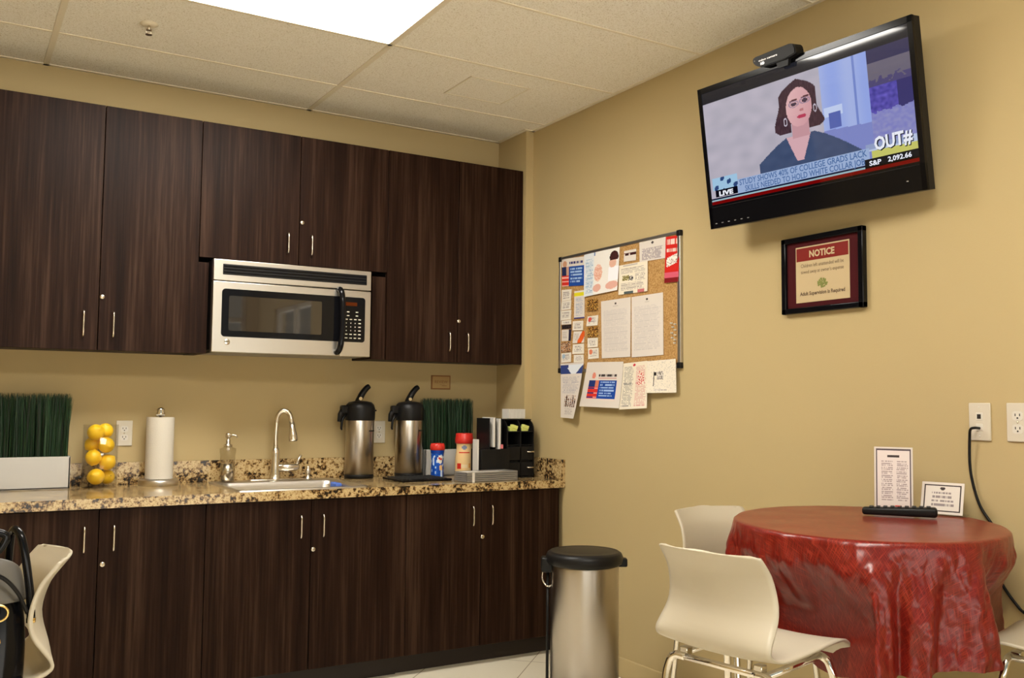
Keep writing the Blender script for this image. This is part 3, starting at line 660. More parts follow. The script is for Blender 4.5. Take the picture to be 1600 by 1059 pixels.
# ------------------------------------------------------------------ cork board
BX = XR-.012
t = thing('cork_board', 'cork notice board with aluminium frame and black corners on the right wall', 'notice board', (XR, -1.055, 1.71))
y0, y1, z0, z1 = -.583+1.055, -1.5265+1.055, 1.410-1.71, 2.009-1.71
MB().box(-.010, 0, y1+.005, y0-.005, z0+.005, z1-.005).build('cork', 'cork', t)
m = MB(); e = .014
m.box(-.016, 0, y1, y0, z1-e, z1, .002); m.box(-.016, 0, y1, y0, z0, z0+e, .002); m.box(-.016, 0, y0-e, y0, z0, z1, .002); m.box(-.016, 0, y1, y1+.019, z0, z1, .002); m.build('frame', 'alu', t)
for (a, b_) in ((y0, z0), (y0, z1), (y1, z0), (y1, z1)):
    sy = -1 if a > 0 else 1; sz = 1 if b_ < 0 else -1
    MB().box(-.019, .0, min(a-sy*.002, a+sy*.022), max(a-sy*.002, a+sy*.022), min(b_-sz*.002, b_+sz*.024), max(b_-sz*.002, b_+sz*.024), .003).build('corner_cap', 'black', t)
def hsh(*a):
    return noise.noise(Vector([x*7.13+.31 for x in a]+[0]*(3-len(a))))
WH = lin(212, 203, 194); GY = lin(182, 173, 165); DK = lin(70, 62, 60)
def textlines(u, v_, nl, u0=.1, u1=.9, v0=.1, v1=.9, col=GY, seed=0, bg=WH):
    if not (u0 < u < u1 and v0 < v_ < v1): return bg
    k = (v_-v0)/(v1-v0)*nl; i = int(k)
    if k-i > .55: return bg
    if u > u1-(u1-u0)*.35*abs(hsh(i*.9, seed)): return bg
    return col if hsh(u*20, i*1.7, seed) > -.25 else bg
def pP1(u, v_):
    if v_ < .30:
        if .35 < u < .95 and .13 < v_ < .22: return lin(60, 60, 110) if hsh(u*30, 1) > -.2 else WH
        if ((u-.14)/.09)**2+((v_-.2)/.12)**2 < 1: return lin(190, 140, 110)
        return WH
    if u < .32:
        if v_ > .62: return lin(200, 45, 35) if (v_*14) % 2 < 1.3 else lin(230, 160, 150)
        return lin(30, 40, 80) if u < .2 else lin(190, 150, 130)
    return textlines(u, v_, 5, .38, .93, .36, .92, lin(150, 180, 220), 2, lin(25, 70, 150))
def pP2(u, v_):
    if ((u-.86)/.12)**2+((v_-.20)/.14)**2 < 1 and v_ < .27: return lin(60, 25, 25)
    if ((u-.83)/.10)**2+((v_-.33)/.11)**2 < 1: return lin(215, 170, 150)
    if ((u-.42)/.12)**2+((v_-.5)/.2)**2 < 1: return lin(220, 165, 145) if hsh(u*9, v_*9) > -.2 else lin(240, 215, 200)
    if ((u-.83)/.18)**2+((v_-.85)/.09)**2 < 1 or ((u-.4)/.12)**2+((v_-.85)/.09)**2 < 1: return lin(215, 165, 150)
    if u < .3: return textlines(u, v_, 22, .04, .28, .14, .95, lin(150, 175, 200), 3, lin(215, 220, 225))
    if v_ < .08 and u < .33: return lin(90, 120, 170)
    if u > .72 and .42 < v_ < .75: return lin(235, 235, 240)
    return lin(228, 224, 218)
def pP3(u, v_): return (lin(60, 25, 25) if (.22 < v_ < .48 and (u < .4 and u > .08 or u > .5)) else (lin(120, 20, 20) if .22 < v_ < .3 else WH))
def letter(seed, logo=.5, fn_=30):
    def f(u, v_):
        if ((u-.5)/.035)**2+((v_-.07)/.02)**2 < 1: return DK
        if abs(v_-.115) < .006 and abs(u-.5) < .08: return GY
        if v_ > .93 and abs(v_-.945) < .004: return lin(110, 110, 150)
        return textlines(u, v_, fn_, .08, .92, .17, .90, lin(196, 188, 183), seed)
    return f
def pP4(u, v_):
    if ((u-.5)/.05)**2+((v_-.14)/.06)**2 < 1: return DK
    return textlines(u, v_, 9, .1, .9, .35, .95, lin(170, 160, 160), 7)
def pP5(u, v_):
    if .06 < v_ < .17 and .08 < u < .88: return lin(235, 200, 190) if hsh(u*14, 2) > -.3 else lin(200, 60, 50)
    if .27 < v_ < .34 and .12 < u < .85: return lin(225, 190, 180) if hsh(u*14, 3) > -.1 else lin(190, 40, 35)
    if abs(v_-.52+.12*(u-.5)) < .10 and .1 < u < .85: return lin(235, 225, 215) if hsh(u*6, v_*14) > -.25 else lin(120, 60, 60)
    if .78 < v_ < .9: return lin(205, 90, 110)
    if v_ >= .9: return lin(120, 20, 25)
    return lin(196, 36, 28)
def pP6(u, v_):
    if .38 < v_ < .54 and .12 < u < .36: return lin(120, 110, 60) if hsh(u*20, v_*20) > -.1 else lin(200, 190, 150)
    if .42 < v_ < .56 and .34 < u < .52: return lin(60, 60, 60) if hsh(u*26, v_*26) > -.05 else WH
    if abs(v_-.05) < .02 and .15 < u < .65: return GY
    if v_ > .91 and .2 < u < .52: return lin(80, 90, 90)
    if v_ > .90 and .65 < u < .9: return lin(190, 110, 110)
    if v_ < .32: return textlines(u, v_, 5, .08, .92, .12, .32, lin(175, 165, 155), 5, lin(228, 218, 198))
    return textlines(u, v_, 10, .58 if v_ < .6 else .08, .92, .34, .9, lin(175, 165, 155), 6, lin(228, 218, 198))
def card(seed, acc=None):
    def f(u, v_):
        if acc and ((u-.25)/.16)**2+((v_-.35)/.25)**2 < 1: return acc
        return textlines(u, v_, 4, .15, .85, .2, .85, lin(165, 155, 150), seed, lin(222, 214, 200))
    return f
def dark(seed, a, b_, c_):
    def f(u, v_):
        q = hsh(u*3.2, v_*2.6, seed); return a if q < -.08 else (b_ if q < .22 else c_)
    return f
gold = dark(3, lin(50, 30, 15), lin(130, 85, 30), lin(205, 160, 80))
def pB1(u, v_):
    if .07 < v_ < .2: return lin(215, 205, 40)
    if v_ > .95: return lin(60, 55, 120)
    return textlines(u, v_, 12, .15, .85, .25, .92, lin(165, 170, 185), 9)
def pB3(u, v_):
    d_ = (u-.75)*.8+(v_-.55)*.35
    return lin(215, 90, 30) if abs(d_) < .17 and u > .45 else textlines(u, v_, 4, .1, .5, .2, .8, GY, 4)
def pA6(u, v_): return lin(40, 35, 60) if u > .72 else textlines(u, v_, 4, .1, .6, .2, .8, GY, 8)
def pH1(u, v_):
    if v_ < .035: return WH
    if v_ < .20: return lin(50, 65, 120) if (v_ > .13-.09*sin(u*7+.5) or (u < .35 and v_ < .09)) else lin(215, 220, 230)
    if v_ < .56: return textlines(u, v_, 13, .08, .92, .25, .56, lin(175, 170, 175), 11)
    if .58 < v_ < .80 and .22 < u < .88: return (lin(70, 45, 35) if abs(sin(u*24)) > .55 and hsh(u*12, v_*5) > -.2 and v_ > .58+.08*abs(sin(u*9)) else (lin(170, 120, 80) if hsh(u*8, v_*8) > .25 else WH))
    return textlines(u, v_, 5, .25, .8, .82, .95, lin(175, 165, 160), 12)
def pH2(u, v_):
    if .18 < v_ < .40:
        if .38 < u < .85 and .27 < v_ < .33: return DK if hsh(u*30, 3) > -.25 else WH
        if .38 < u < .85 and .35 < v_ < .37: return lin(190, 100, 90)
        if ((u-.25)/.05)**2+((v_-.30)/.07)**2 < 1: return lin(215, 130, 110)
    if .40 < v_ < .81 and .15 < u < .87:
        if u < .42: return lin(205, 50, 40) if v_ > .55 and (v_*20) % 2 < 1.4 else (lin(30, 50, 110) if u < .32 else (lin(200, 120, 90) if v_ < .55 else lin(225, 150, 140)))
        return textlines(u, v_, 6, .46, .84, .43, .79, lin(150, 180, 225), 2, lin(22, 66, 150))
    return WH
def pH3(u, v_):
    if abs(u-.5) < .006: return lin(190, 180, 165)
    if ((u-.47)/.05)**2+((v_-.06)/.03)**2 < 1: return lin(190, 40, 60)
    if abs(u-.75) < .12 and .2 < v_ < .5: return lin(200, 80, 80) if hsh(u*22, v_*16) > 0 else lin(228, 218, 200)
    return textlines(u, v_, 30, .05 if u < .5 else .55, .46 if u < .5 else .95, .08, .95, lin(150, 145, 138) if u < .5 else lin(205, 150, 145), 14, lin(224, 214, 194))
def pH4(u, v_):
    if abs(u-.25) < .02 and .35 < v_ < .78: return lin(25, 22, 22)
    if abs(u-.29) < .05 and .36 < v_ < .46: return lin(40, 36, 36)
    if .35 < u < .58 and .35 < v_ < .6: return lin(120, 112, 105) if hsh(u*20, v_*20) > 0 else WH
    if .25 < u < .7 and .9 < v_ < .94: return GY if hsh(u*30, 2) > -.1 else WH
    return lin(196, 188, 178) if abs(hsh(u*5, v_*8, 3)) < .035 else lin(226, 216, 198)
PAP = {
'P1': [[(-0.605, 1.998), (-0.807, 1.987), (-0.807, 1.841), (-0.609, 1.855)], pP1, 'flyer', 'blue and red printed flyer pinned at the top left of the cork board', 2],
'P2': [[(-0.806, 1.996), (-1.097, 1.994), (-1.082, 1.790), (-0.808, 1.782)], pP2, 'poster', 'pale poster with a dark haired figure and hands at the top of the board', 4],
'P3': [[(-1.128, 1.970), (-1.220, 1.969), (-1.218, 1.916), (-1.128, 1.919)], pP3, 'card', 'white card with a dark red band pinned alone on bare cork near the top', 1],
'P4': [[(-1.242, 1.995), (-1.431, 1.994), (-1.427, 1.899), (-1.247, 1.903)], pP4, 'notice', 'white half sheet notice pinned at the top beside the red brochure', 1],
'P5': [[(-1.432, 1.992), (-1.526, 1.987), (-1.517, 1.784), (-1.425, 1.787)], pP5, 'brochure', 'narrow red brochure at the top right of the cork board', 6],
'P6': [[(-1.091, 1.905), (-1.303, 1.904), (-1.306, 1.763), (-1.089, 1.766)], pP6, 'flyer', 'cream flyer with a small drawing pinned under the white card', 3],
'P7': [[(-0.947, 1.748), (-1.178, 1.748), (-1.178, 1.470), (-0.955, 1.471)], letter(21), 'letter', 'white typed letter in the middle of the cork board, nearer the kitchen', 1],
'P8': [[(-1.185, 1.747), (-1.409, 1.748), (-1.413, 1.470), (-1.187, 1.467)], letter(22), 'letter', 'white typed letter in the middle of the cork board, nearer the table', 1],
'A1': [[(-0.605, 1.838), (-0.695, 1.833), (-0.692, 1.779), (-0.606, 1.778)], card(1), 'business_card', 'white business card topmost in the column nearest the cabinets', 1],
'A2': [[(-0.604, 1.777), (-0.693, 1.778), (-0.690, 1.731), (-0.602, 1.732)], card(2), 'business_card', 'white business card second from top in the column nearest the cabinets', 1],
'A3': [[(-0.599, 1.730), (-0.694, 1.727), (-0.691, 1.679), (-0.599, 1.680)], card(3), 'business_card', 'white business card third from top in the column nearest the cabinets', 1],
'A4': [[(-0.605, 1.678), (-0.693, 1.677), (-0.693, 1.655), (-0.607, 1.657)], card(4), 'business_card', 'thin white card strip just above the black card on the cork board', 1],
'A5': [[(-0.607, 1.654), (-0.695, 1.653), (-0.695, 1.632), (-0.609, 1.633)], dark(2, lin(25, 18, 18), lin(40, 28, 28), lin(60, 50, 50)), 'business_card', 'black card in the column nearest the cabinets', 1],
'A6': [[(-0.607, 1.630), (-0.695, 1.629), (-0.691, 1.570), (-0.608, 1.572)], pA6, 'business_card', 'white card with a dark side stripe below the black card', 1],
'A7': [[(-0.601, 1.563), (-0.688, 1.565), (-0.689, 1.514), (-0.604, 1.514)], dark(5, lin(45, 30, 30), lin(180, 130, 90), lin(225, 200, 170)), 'business_card', 'brown picture card near the bottom of the column by the cabinets', 1],
'A8': [[(-0.604, 1.510), (-0.694, 1.511), (-0.694, 1.462), (-0.604, 1.461)], card(6, lin(150, 170, 190)), 'business_card', 'pale blue card lowest in the column nearest the cabinets', 1],
'B1': [[(-0.719, 1.820), (-0.808, 1.818), (-0.811, 1.677), (-0.718, 1.679)], pB1, 'note', 'tall white note with a yellow band on the cork board', 1],
'B2': [[(-0.707, 1.668), (-0.798, 1.665), (-0.798, 1.618), (-0.705, 1.621)], card(7), 'business_card', 'white business card directly under the yellow banded note', 1],
'B3': [[(-0.716, 1.616), (-0.813, 1.612), (-0.807, 1.555), (-0.708, 1.556)], pB3, 'business_card', 'tilted white and orange card in the second column of the cork board', 2],
'B4': [[(-0.708, 1.550), (-0.805, 1.550), (-0.806, 1.500), (-0.706, 1.502)], card(8), 'business_card', 'white business card just below the orange card', 1],
'B5': [[(-0.717, 1.497), (-0.801, 1.496), (-0.806, 1.459), (-0.718, 1.459)], card(9), 'business_card', 'white business card lowest in the second column', 1],
'C1': [[(-0.829, 1.768), (-0.926, 1.764), (-0.924, 1.705), (-0.831, 1.708)], gold, 'business_card', 'dark gold picture card topmost in the third column', 1],
'C2': [[(-0.836, 1.683), (-0.925, 1.683), (-0.920, 1.634), (-0.825, 1.635)], card(10, lin(200, 80, 70)), 'business_card', 'white card with a red mark between two dark gold cards', 1],
'C3': [[(-0.830, 1.630), (-0.926, 1.630), (-0.927, 1.577), (-0.838, 1.578)], gold, 'business_card', 'dark gold picture card lower in the third column', 1],
'C4': [[(-0.836, 1.575), (-0.923, 1.573), (-0.921, 1.528), (-0.838, 1.528)], card(11), 'business_card', 'white business card under the lower dark gold card', 1],
'C5': [[(-0.840, 1.524), (-0.927, 1.524), (-0.931, 1.473), (-0.843, 1.471)], card(12, lin(215, 120, 90)), 'business_card', 'white card with a salmon corner lowest in the third column', 1],
'H1': [[(-0.609, 1.456), (-0.814, 1.458), (-0.759, 1.177), (-0.617, 1.181)], pH1, 'flyer', 'tall flyer with blue header hanging below the cork board nearest the cabinets', 3],
'H2': [[(-0.849, 1.455), (-1.136, 1.449), (-1.118, 1.232), (-0.791, 1.239)], pH2, 'flyer', 'white flyer with a blue and red block hanging below the cork board', 7],
'H3': [[(-1.136, 1.440), (-1.309, 1.447), (-1.312, 1.234), (-1.120, 1.226)], pH3, 'menu', 'cream two column menu with red print hanging below the cork board', 5],
'H4': [[(-1.308, 1.445), (-1.500, 1.449), (-1.508, 1.303), (-1.312, 1.302)], pH4, 'drawing', 'sketch of a small black figure hanging below the cork board nearest the table', 3],
}
for k, (q, fn, nm, lab, lay) in PAP.items():
    q = [Vector((BX-.0006*lay-(.006 if k[0] == 'H' else .0), a, b_)) for a, b_ in q]
    cu = .016 if k[0] == 'H' else (.005 if k in ('P2', 'P6', 'P5') else .002)
    def pos(u, v_, q=q, cu=cu, k=k):
        p = (q[0]*(1-u)+q[1]*u)*(1-v_)+(q[3]*(1-u)+q[2]*u)*v_
        d = cu*v_**2*(.6+.4*sin(u*3+ord(k[1])))
        if k == 'H1': d += .02*max(0, u-.6)*v_
        return p+Vector((-d, 0, 0))
    wd = (q[0]-q[1]).length; ht = (q[0]-q[3]).length
    nu = max(8, int(wd/.0045)); nv = max(8, int(ht/.003))
    o = painted(nm, fn, nu, nv, pos, (.0004 if k[0] != 'H' else .0008, 0, 0), 'print')
    tag(o, lab, {'business_card': 'card'}.get(nm, nm), 'papers on the cork board')
for i, (a, b_) in enumerate([(-1.468, 1.606), (-1.492, 1.600), (-1.478, 1.588), (-1.492, 1.575), (-1.471, 1.563), (-1.492, 1.553), (-1.474, 1.542), (-1.491, 1.532), (-1.489, 1.518)]):
    m = MB(); m.lathe([(.0015, 0), (.0045, .001), (.0022, .003), (.0022, .008), (.004, .010), (.001, .0105)], n=10)
    for q in m.b.verts: q.co = Vector((-q.co.z, q.co.x, q.co.y))
    o = m.build('push_pin', 'white'); o.location = (XR-.0105, a, b_); tag(o, 'spare clear push pin in the cluster at the right side of the cork board', 'push pin', 'spare push pins')

# ------------------------------------------------------------------ notice frame
t = thing('framed_notice', 'black framed red and cream notice hanging on the wall below the television', 'picture frame', (XR, -2.296, 1.7355))
w2, h2 = .1857, .143
m = MB(); fr = .021
for q in ((-w2, w2, h2-fr, h2), (-w2, w2, -h2, -h2+fr), (-w2, -w2+fr, -h2, h2), (w2-fr, w2, -h2, h2)): m.box(-.024, 0, q[0], q[1], q[2], q[3], .003)
m.build('frame', 'gloss', t)
MB().box(-.012, -.001, -w2+fr, w2-fr, -h2+fr, h2-fr).build('mount', 'mat_red', t)
m = MB(); s0 = .122; g0 = .104
m.box(-.0135, -.012, -s0, s0, -g0, g0); m.mi = 1; m.box(-.0142, -.0134, -s0+.004, s0-.004, .05, g0-.005)
Ry, Uz = (0, -1, 0), (0, 0, 1)
m.mi = 2; m.text('NOTICE', (-.0147, 0, .062), Ry, Uz, .034, bold=.0012, width=.115)
m.mi = 3; m.text('Children left unattended will be', (-.0140, 0, .026), Ry, Uz, .019, width=.195); m.text("towed away at owner's expense", (-.0140, 0, .003), Ry, Uz, .019, width=.195)
m.text('Adult Supervision is Required', (-.0140, 0, -.078), Ry, Uz, .019, bold=.0006, width=.205)
m.mi = 4
random.seed(5)
for k in range(46):
    a = random.uniform(0, 2*PI); r = random.uniform(0, 1)**.5; m.sphere(.004, -.0138, -.003+.022*r*cos(a), -.038+.02*r*sin(a)*(.75+.2*cos(a)), sx=.15, n=6)
m.build('sign', ['cream', 'sign_red', 'cream', 'ink', 'grn'], t, recalc=False)

# ------------------------------------------------------------------ television
tc_ = Vector((1.8107, -2.3376, 2.2104)); ty, tt, trl = .0572, .1429, -.0107
nrm = Vector((-cos(ty)*cos(tt), -sin(ty)*cos(tt), -sin(tt))); r1 = Vector((sin(ty), -cos(ty), 0)); u1 = nrm.cross(r1)
if u1.z < 0: u1 = -u1
tr_ = r1*cos(trl)+u1*sin(trl); tu = u1*cos(trl)-r1*sin(trl)
t = thing('television', 'black flat screen television tilted down on the right wall showing a newscast', 'television', tc_)
TW, TH = .9238, .5502
def tv(u, v_, d=0): return tr_*((u-.5)*TW)+tu*((.5-v_)*TH)+nrm*d     # d towards the viewer
def tvbox(m, ua, ub, va, vb, da, db, bev=0):
    vs0 = len(m.b.verts); m.box(0, 1, 0, 1, 0, 1, bev); m.b.verts.ensure_lookup_table()
    for q in list(m.b.verts)[vs0:]:
        a, b_, c_ = q.co; q.co = tv(ua+(ub-ua)*a, va+(vb-va)*b_, da+(db-da)*c_)
m = MB(); bz = .02
for q in ((0, 1, 0, .038), (0, 1, .845, 1), (0, .019, 0, 1), (.981, 1, 0, 1)): tvbox(m, *q, -.012, 0)
m.mi = 1; tvbox(m, .02, .98, .848, .852, 0, .0005)
m.build('bezel', ['gloss', 'black'], t)
m = MB(); tvbox(m, 0.001, .999, .002, .998, -.045, -.010); tvbox(m, .2, .8, .3, .85, -.075, -.045); m.build('back_cover', 'black', t)
cx_ = tc_; m = MB(); wx = XR-tc_.x
a = tv(.5, .55, -.075); m.box(wx-.012, wx-.001, a.y-.14, a.y+.14, a.z-.10, a.z+.12); m.tube([a, (wx-.01, a.y, a.z)], .02, 10); m.build('wall_bracket', 'black', t)
m = MB()
for k in range(6): tvbox(m, .03+k*.035, .04+k*.035, .963, .969, 0, .0006)
tvbox(m, .925, .933, .93, .936, 0, .0006); m.build('buttons', 'coating', t)
def scr(u, v_):                                   # newscast, in face coordinates
    if v_ < .118: return (.018, .018, .024)
    if v_ > .832: return (.004, .003, .004)
    if v_ > .812: return lin(120, 12, 14)
    if u > .768 and v_ > .755: return lin(22, 26, 34) if v_ < .80 else lin(10, 10, 14)
    if v_ > .797: return lin(158, 190, 200)
    if v_ > .788: return lin(15, 25, 55)
    # live badge
    if .045 < u < .165 and .735 < v_ < .785: return lin(12, 14, 26)
    if .03 < u < .17 and .645 < v_ < .735:
        return lin(165, 205, 235) if sin(u*90)*sin(v_*70+u*30) > -.45 else lin(50, 75, 125)
    if .165 < u < .79 and v_ > .69-.0*(u): return lin(160, 182, 222)
    if u > .80 and .715 < v_ < .755: return lin(205, 205, 110)
    if u > .775 and .67 < v_ <= .715: return lin(190, 205, 235) if u > .93 or v_ > .7 else lin(150, 165, 205)
    # person: generic presenter
    fx, fy_ = (u-.505)/.060, (v_-.325)/.125
    if fx*fx+fy_*fy_ < 1:
        e1 = ((u-.483)/.014)**2+((v_-.300)/.012)**2; e2 = ((u-.535)/.014)**2+((v_-.293)/.012)**2
        if e1 < 1 or e2 < 1: return lin(80, 65, 80)
        if 1.8 < e1 < 3.2 or 1.8 < e2 < 3.2: return lin(165, 140, 160)
        if abs(v_-.275+.1*(u-.5)) < .006 and (abs(u-.483) < .017 or abs(u-.537) < .017): return lin(95, 60, 65)
        if ((u-.515)/.022)**2+((v_-.388)/.012)**2 < 1: return lin(190, 70, 95)
        if ((u-.517)/.010)**2+((v_-.348)/.009)**2 < 1: return lin(190, 125, 130)
        s = fx*.5+fy_*.25; return lin(226-14*s, 174-22*s, 178-18*s)
    if .45 < ((u-.437)/.009)**2+((v_-.40)/.028)**2 < 1.0 or .45 < ((u-.578)/.008)**2+((v_-.36)/.026)**2 < 1.0: return lin(205, 195, 210)
    # neck and neckline
    if .465 < u < .545 and .40 < v_ <= .52: return lin(205, 155, 162)
    if v_ > .50 and v_ < .665 and abs(u-.492) < (.058-.26*(v_-.50)): return lin(222, 176, 184)
    if .145 < v_ < .475:                              # hair, wider towards the shoulders
        k_ = sm((v_-.145)/.09)**.5 if v_ < .235 else 1
        lf = (.086+.030*sm((v_-.27)/.16)-.02*sm((v_-.445)/.03))*k_; rg = (.083+.030*sm((v_-.33)/.12)-.02*sm((v_-.45)/.025))*k_
        if .500-lf < u < .503+rg and (v_ < .42 or abs(u-.502) > .042):
            k_ = .5+.5*hsh(u*34, v_*4); return lin(58+34*k_, 42+26*k_, 50+26*k_)
    sh = .50+1.4*max(0, abs(u-.50)-.06)**1.25
    if v_ > sh and .29 < u < .76 and v_ > .50+.0*(u): 
        k_ = .5+.5*hsh(u*3, v_*3); return lin(64+12*k_, 78+12*k_, 110+12*k_)
    if u < .608:
        n_ = hsh(u*2, v_*2); return lin(188+12*n_, 182+10*n_, 196+10*n_)
    # outdoor picture
    if u < .812:
        if .635 < u < .685 and .42 < v_ < .52: return lin(90, 105, 180)
        if .615 < u < .695 and .385 < v_ < .44: return lin(200, 215, 250)
        if v_ > .52+.1*(u-.6): return lin(130, 140, 205)
        if abs(u-.755) < .004: return lin(120, 140, 210)
        k_ = .5+.5*sin(u*45); return lin(152+18*k_, 172+14*k_, 238)
    n_ = hsh(u*9, v_*7)
    if v_ < .20: return lin(62, 60, 92)
    if v_ < .34: return lin(112, 106, 122) if v_ < .30+.04*n_ else lin(84, 78, 120)
    if v_ < .49+.02*n_: return lin(88+30*n_, 80+26*n_, 172+40*n_) if u < .92 else lin(60, 58, 112)
    return lin(138+16*n_, 140+16*n_, 200)
SU0, SU1, SV0, SV1 = .018, .982, .036, .848
scrn = painted('screen', lambda u, v_: scr(SU0+(SU1-SU0)*u, SV0+(SV1-SV0)*v_), 300, 150, lambda u, v_: tv(SU0+(SU1-SU0)*u, SV0+(SV1-SV0)*v_, -.004), -nrm*.004, 'screen', t, back=(.004, .004, .004))
M['scr_black'] = emis('screen_black', (.01, .01, .02), .5)
def tvt(nm, body, u, v_, size, width, m_, bold=0, d=-.0034): MB().text(body, tv(u, v_, d), tr_, tu, size, 'LEFT', bold, width).build(nm, m_, scrn, recalc=False)
tvt('headline_text', 'STUDY SHOWS 40% OF COLLEGE GRADS LACK', .178, .735, .030, .555, 'scr_blue', .0005)
tvt('headline_text', 'SKILLS NEEDED TO HOLD WHITE COLLAR JOB', .205, .782, .030, .520, 'scr_blue', .0005)
tvt('live_text', 'LIVE', .062, .777, .024, .072, 'scr_white', .0012)
tvt('ticker_text', 'S&P', .785, .797, .022, .045, 'scr_white', .0006); tvt('ticker_text', '2,092.66', .860, .795, .022, .085, 'scr_white', .0006)
tvt('title_shadow', 'OUT#', .816, .716, .060, .138, 'scr_black', .003); tvt('title_text', 'OUT#', .812, .712, .060, .138, 'scr_white', .002, -.0030)
# camera box on the television
cbx = thing('webcam', 'small black video camera bar perched on top of the television', 'webcam', tc_+tv(.44, 0, -.01))
m = MB(); vs = []
prf = [(-.085, .004), (-.098, .018), (-.098, .030), (-.090, .036), (.070, .040), (.086, .034), (.092, .020), (.092, .0), (.05, -.008), (-.06, -.008)]
m.prism(prf, lambda a, b_, d: tr_*a+tu*b_+nrm*(.038-d), .05)
bmesh.ops.bevel(m.b, geom=list(m.b.edges), offset=.003, segments=2, affect='EDGES'); m.build('camera_body', 'black', cbx)
m = MB(); m.prism([(-.0, -.008), (.055, -.008), (.050, -.03), (.008, -.03)], lambda a, b_, d: tr_*a+tu*b_+nrm*(.030-d), .014); m.build('clip', 'black', cbx)
m = MB(); m.text('video camera', tr_*-.07+tu*.014+nrm*.0385, tr_, tu, .010, 'LEFT', width=.085); m.text('HD', tr_*-.062+tu*.001+nrm*.0385, tr_, tu, .012, 'LEFT', .0006)
m.sphere(.003, *(tr_*-.087+tu*.022+nrm*.038), n=8); m.build('marking', 'alu', cbx, recalc=False)

# ------------------------------------------------------------------ chairs
PROF = [(-.060, .900), (-.054, .892), (-.038, .873), (-.019, .848), (-.006, .815), (0, .78), (-.005, .745), (-.014, .712), (-.016, .685), (-.006, .662), (.022, .646), (.065, .639), (.12, .640), (.20, .646), (.27, .652), (.315, .651), (.345, .643), (.362, .628), (.368, .612)]
def make_chair(label):
    t = thing('shell_chair', label, 'chair', (0, 0, 0), 0, 'ivory shell chairs')
    P = curve([(x, 0, z) for x, z in PROF], 2); n = len(P)
    def fn(u, v_):
        i = v_*(n-1); k = min(int(i), n-2); p = P[k].lerp(P[k+1], i-k)
        w0 = .150+.020*min(1, v_/.45)-(.012 if v_ > .8 else 0)*((v_-.8)/.2 if v_ > .8 else 0)
        de = (v_*1.02); rcv = .055
        if de < rcv: w0 *= 1-.16*(1-math.sqrt(max(0, 1-(1-de/rcv)**2)))
        de = (1-v_)
        if de < rcv: w0 *= 1-.22*(1-math.sqrt(max(0, 1-(1-de/rcv)**2)))
        s = (u-.5)*2; q = Vector((p.x, s*w0, p.z))
        bk = max(0, min(1, (.52-v_)/.22)); bk = bk*bk*(3-2*bk)           # back wraps forward, seat edges rise
        q.x += .040*s*s*bk; q.z += .010*s*s*(1-bk)*(1 if v_ < .85 else max(0, (1-v_)/.15))
        return q
    m = MB(); m.grid(fn, 24, n*3)
    thicken(m, .007)
    m.build('seat_shell', 'shell', t)
    m = MB()
    for s in (-1, 1):
        m.tube(curve([(.03, s*.10, .618), (.03, s*.13, .618), (.03, s*.148, .610)], 4), .009, 8)
        m.tube([(.03, s*.13, .616), (.27, s*.13, .626)], .009, 8)
    m.tube([(.03, -.13, .616), (.03, .13, .616)], .009, 8); m.tube([(.27, -.13, .626), (.27, .13, .626)], .009, 8)
    for s in (-1, 1):
        for x in (.04, .26): m.box(x-.012, x+.012, s*.11-.012, s*.11+.012, .618, .640, .003)
    m.build('seat_frame', 'chrome', t)
    for s in (-1, 1):
        for x, fx_ in ((.03, -.035), (.27, .34)):
            z0_ = .616 if x < .1 else .626
            m = MB(); m.tube(curve([(x, s*.105, z0_), (x+(fx_-x)*.03, s*.135, z0_-.002), (x+(fx_-x)*.08, s*.155, z0_-.028), (x+(fx_-x)*.25, s*.163, z0_-.12), (fx_, s*.185, .012)], 5), .0098, 10)
            m.mi = 1; m.cyl(.0125, 0, .014, fx_, s*.185); m.build('leg', ['chrome', 'rubber'], t)
    return t
def place(o, x, y, rz): o.location = (x, y, 0); o.rotation_euler = (0, 0, rz)
def dup(root, label):
    r = root.copy(); C.objects.link(r); r['label'] = label
    for ch in list(root.children):
        c_ = ch.copy(); C.objects.link(c_); c_.parent = r
    return r
c0 = make_chair('ivory shell chair with chrome legs in front of the red table beside the trash can')
c1 = dup(c0, 'ivory shell chair standing between the red table and the wall, only its back showing')
c2 = dup(c0, 'ivory shell chair at the right edge of the picture, only its seat corner showing')
c3 = dup(c0, 'ivory shell chair at the left edge of the picture, seen from the side')
place(c0, .875, -2.885, R(10))
place(c1, 1.515, -2.20, R(-91))
place(c2, 1.762, -3.442, R(103))
place(c3, -.537, -2.20, R(-177))

# ------------------------------------------------------------------ trash can
t = thing('trash_can', 'round brushed steel step trash can with black lid beside the cabinets', 'trash can', (1.495, -1.48, 0))
MB().lathe([(.142, 0), (.145, .003), (.145, .028), (.141, .032)], n=48).build('base_ring', 'black', t)
MB().lathe([(.1375, .03), (.1375, .60), (.135, .612), (.132, .612)], n=64).build('body', 'steelv', t)
m = MB(); m.lathe([(.140, .606), (.150, .612), (.155, .622), (.156, .638), (.150, .652), (.138, .660), (.134, .6585), (.10, .662), (.002, .664)], n=56); m.build('lid', 'black', t)
va = math.atan2(-(cos(yaw)), 0)
hd = Vector((rt.x, rt.y, 0)).normalized()
m = MB(); p = -hd*.148; m.box(-.175, -.125, -.03, .03, .575, .635, .008, rot=Matrix.Rotation(math.atan2(hd.y, hd.x), 3, 'Z'), at=Vector((0, 0, .6))); p2 = hd*.150
m.box(.13, .172, -.02, .02, .598, .632, .006, rot=Matrix.Rotation(math.atan2(hd.y, hd.x), 3, 'Z'), at=Vector((0, 0, .6)))
m.tube([p*1.0+Vector((0, 0, .60)), p*1.0+Vector((0, 0, .04))], .006, 8); m.build('hinge', 'black', t)
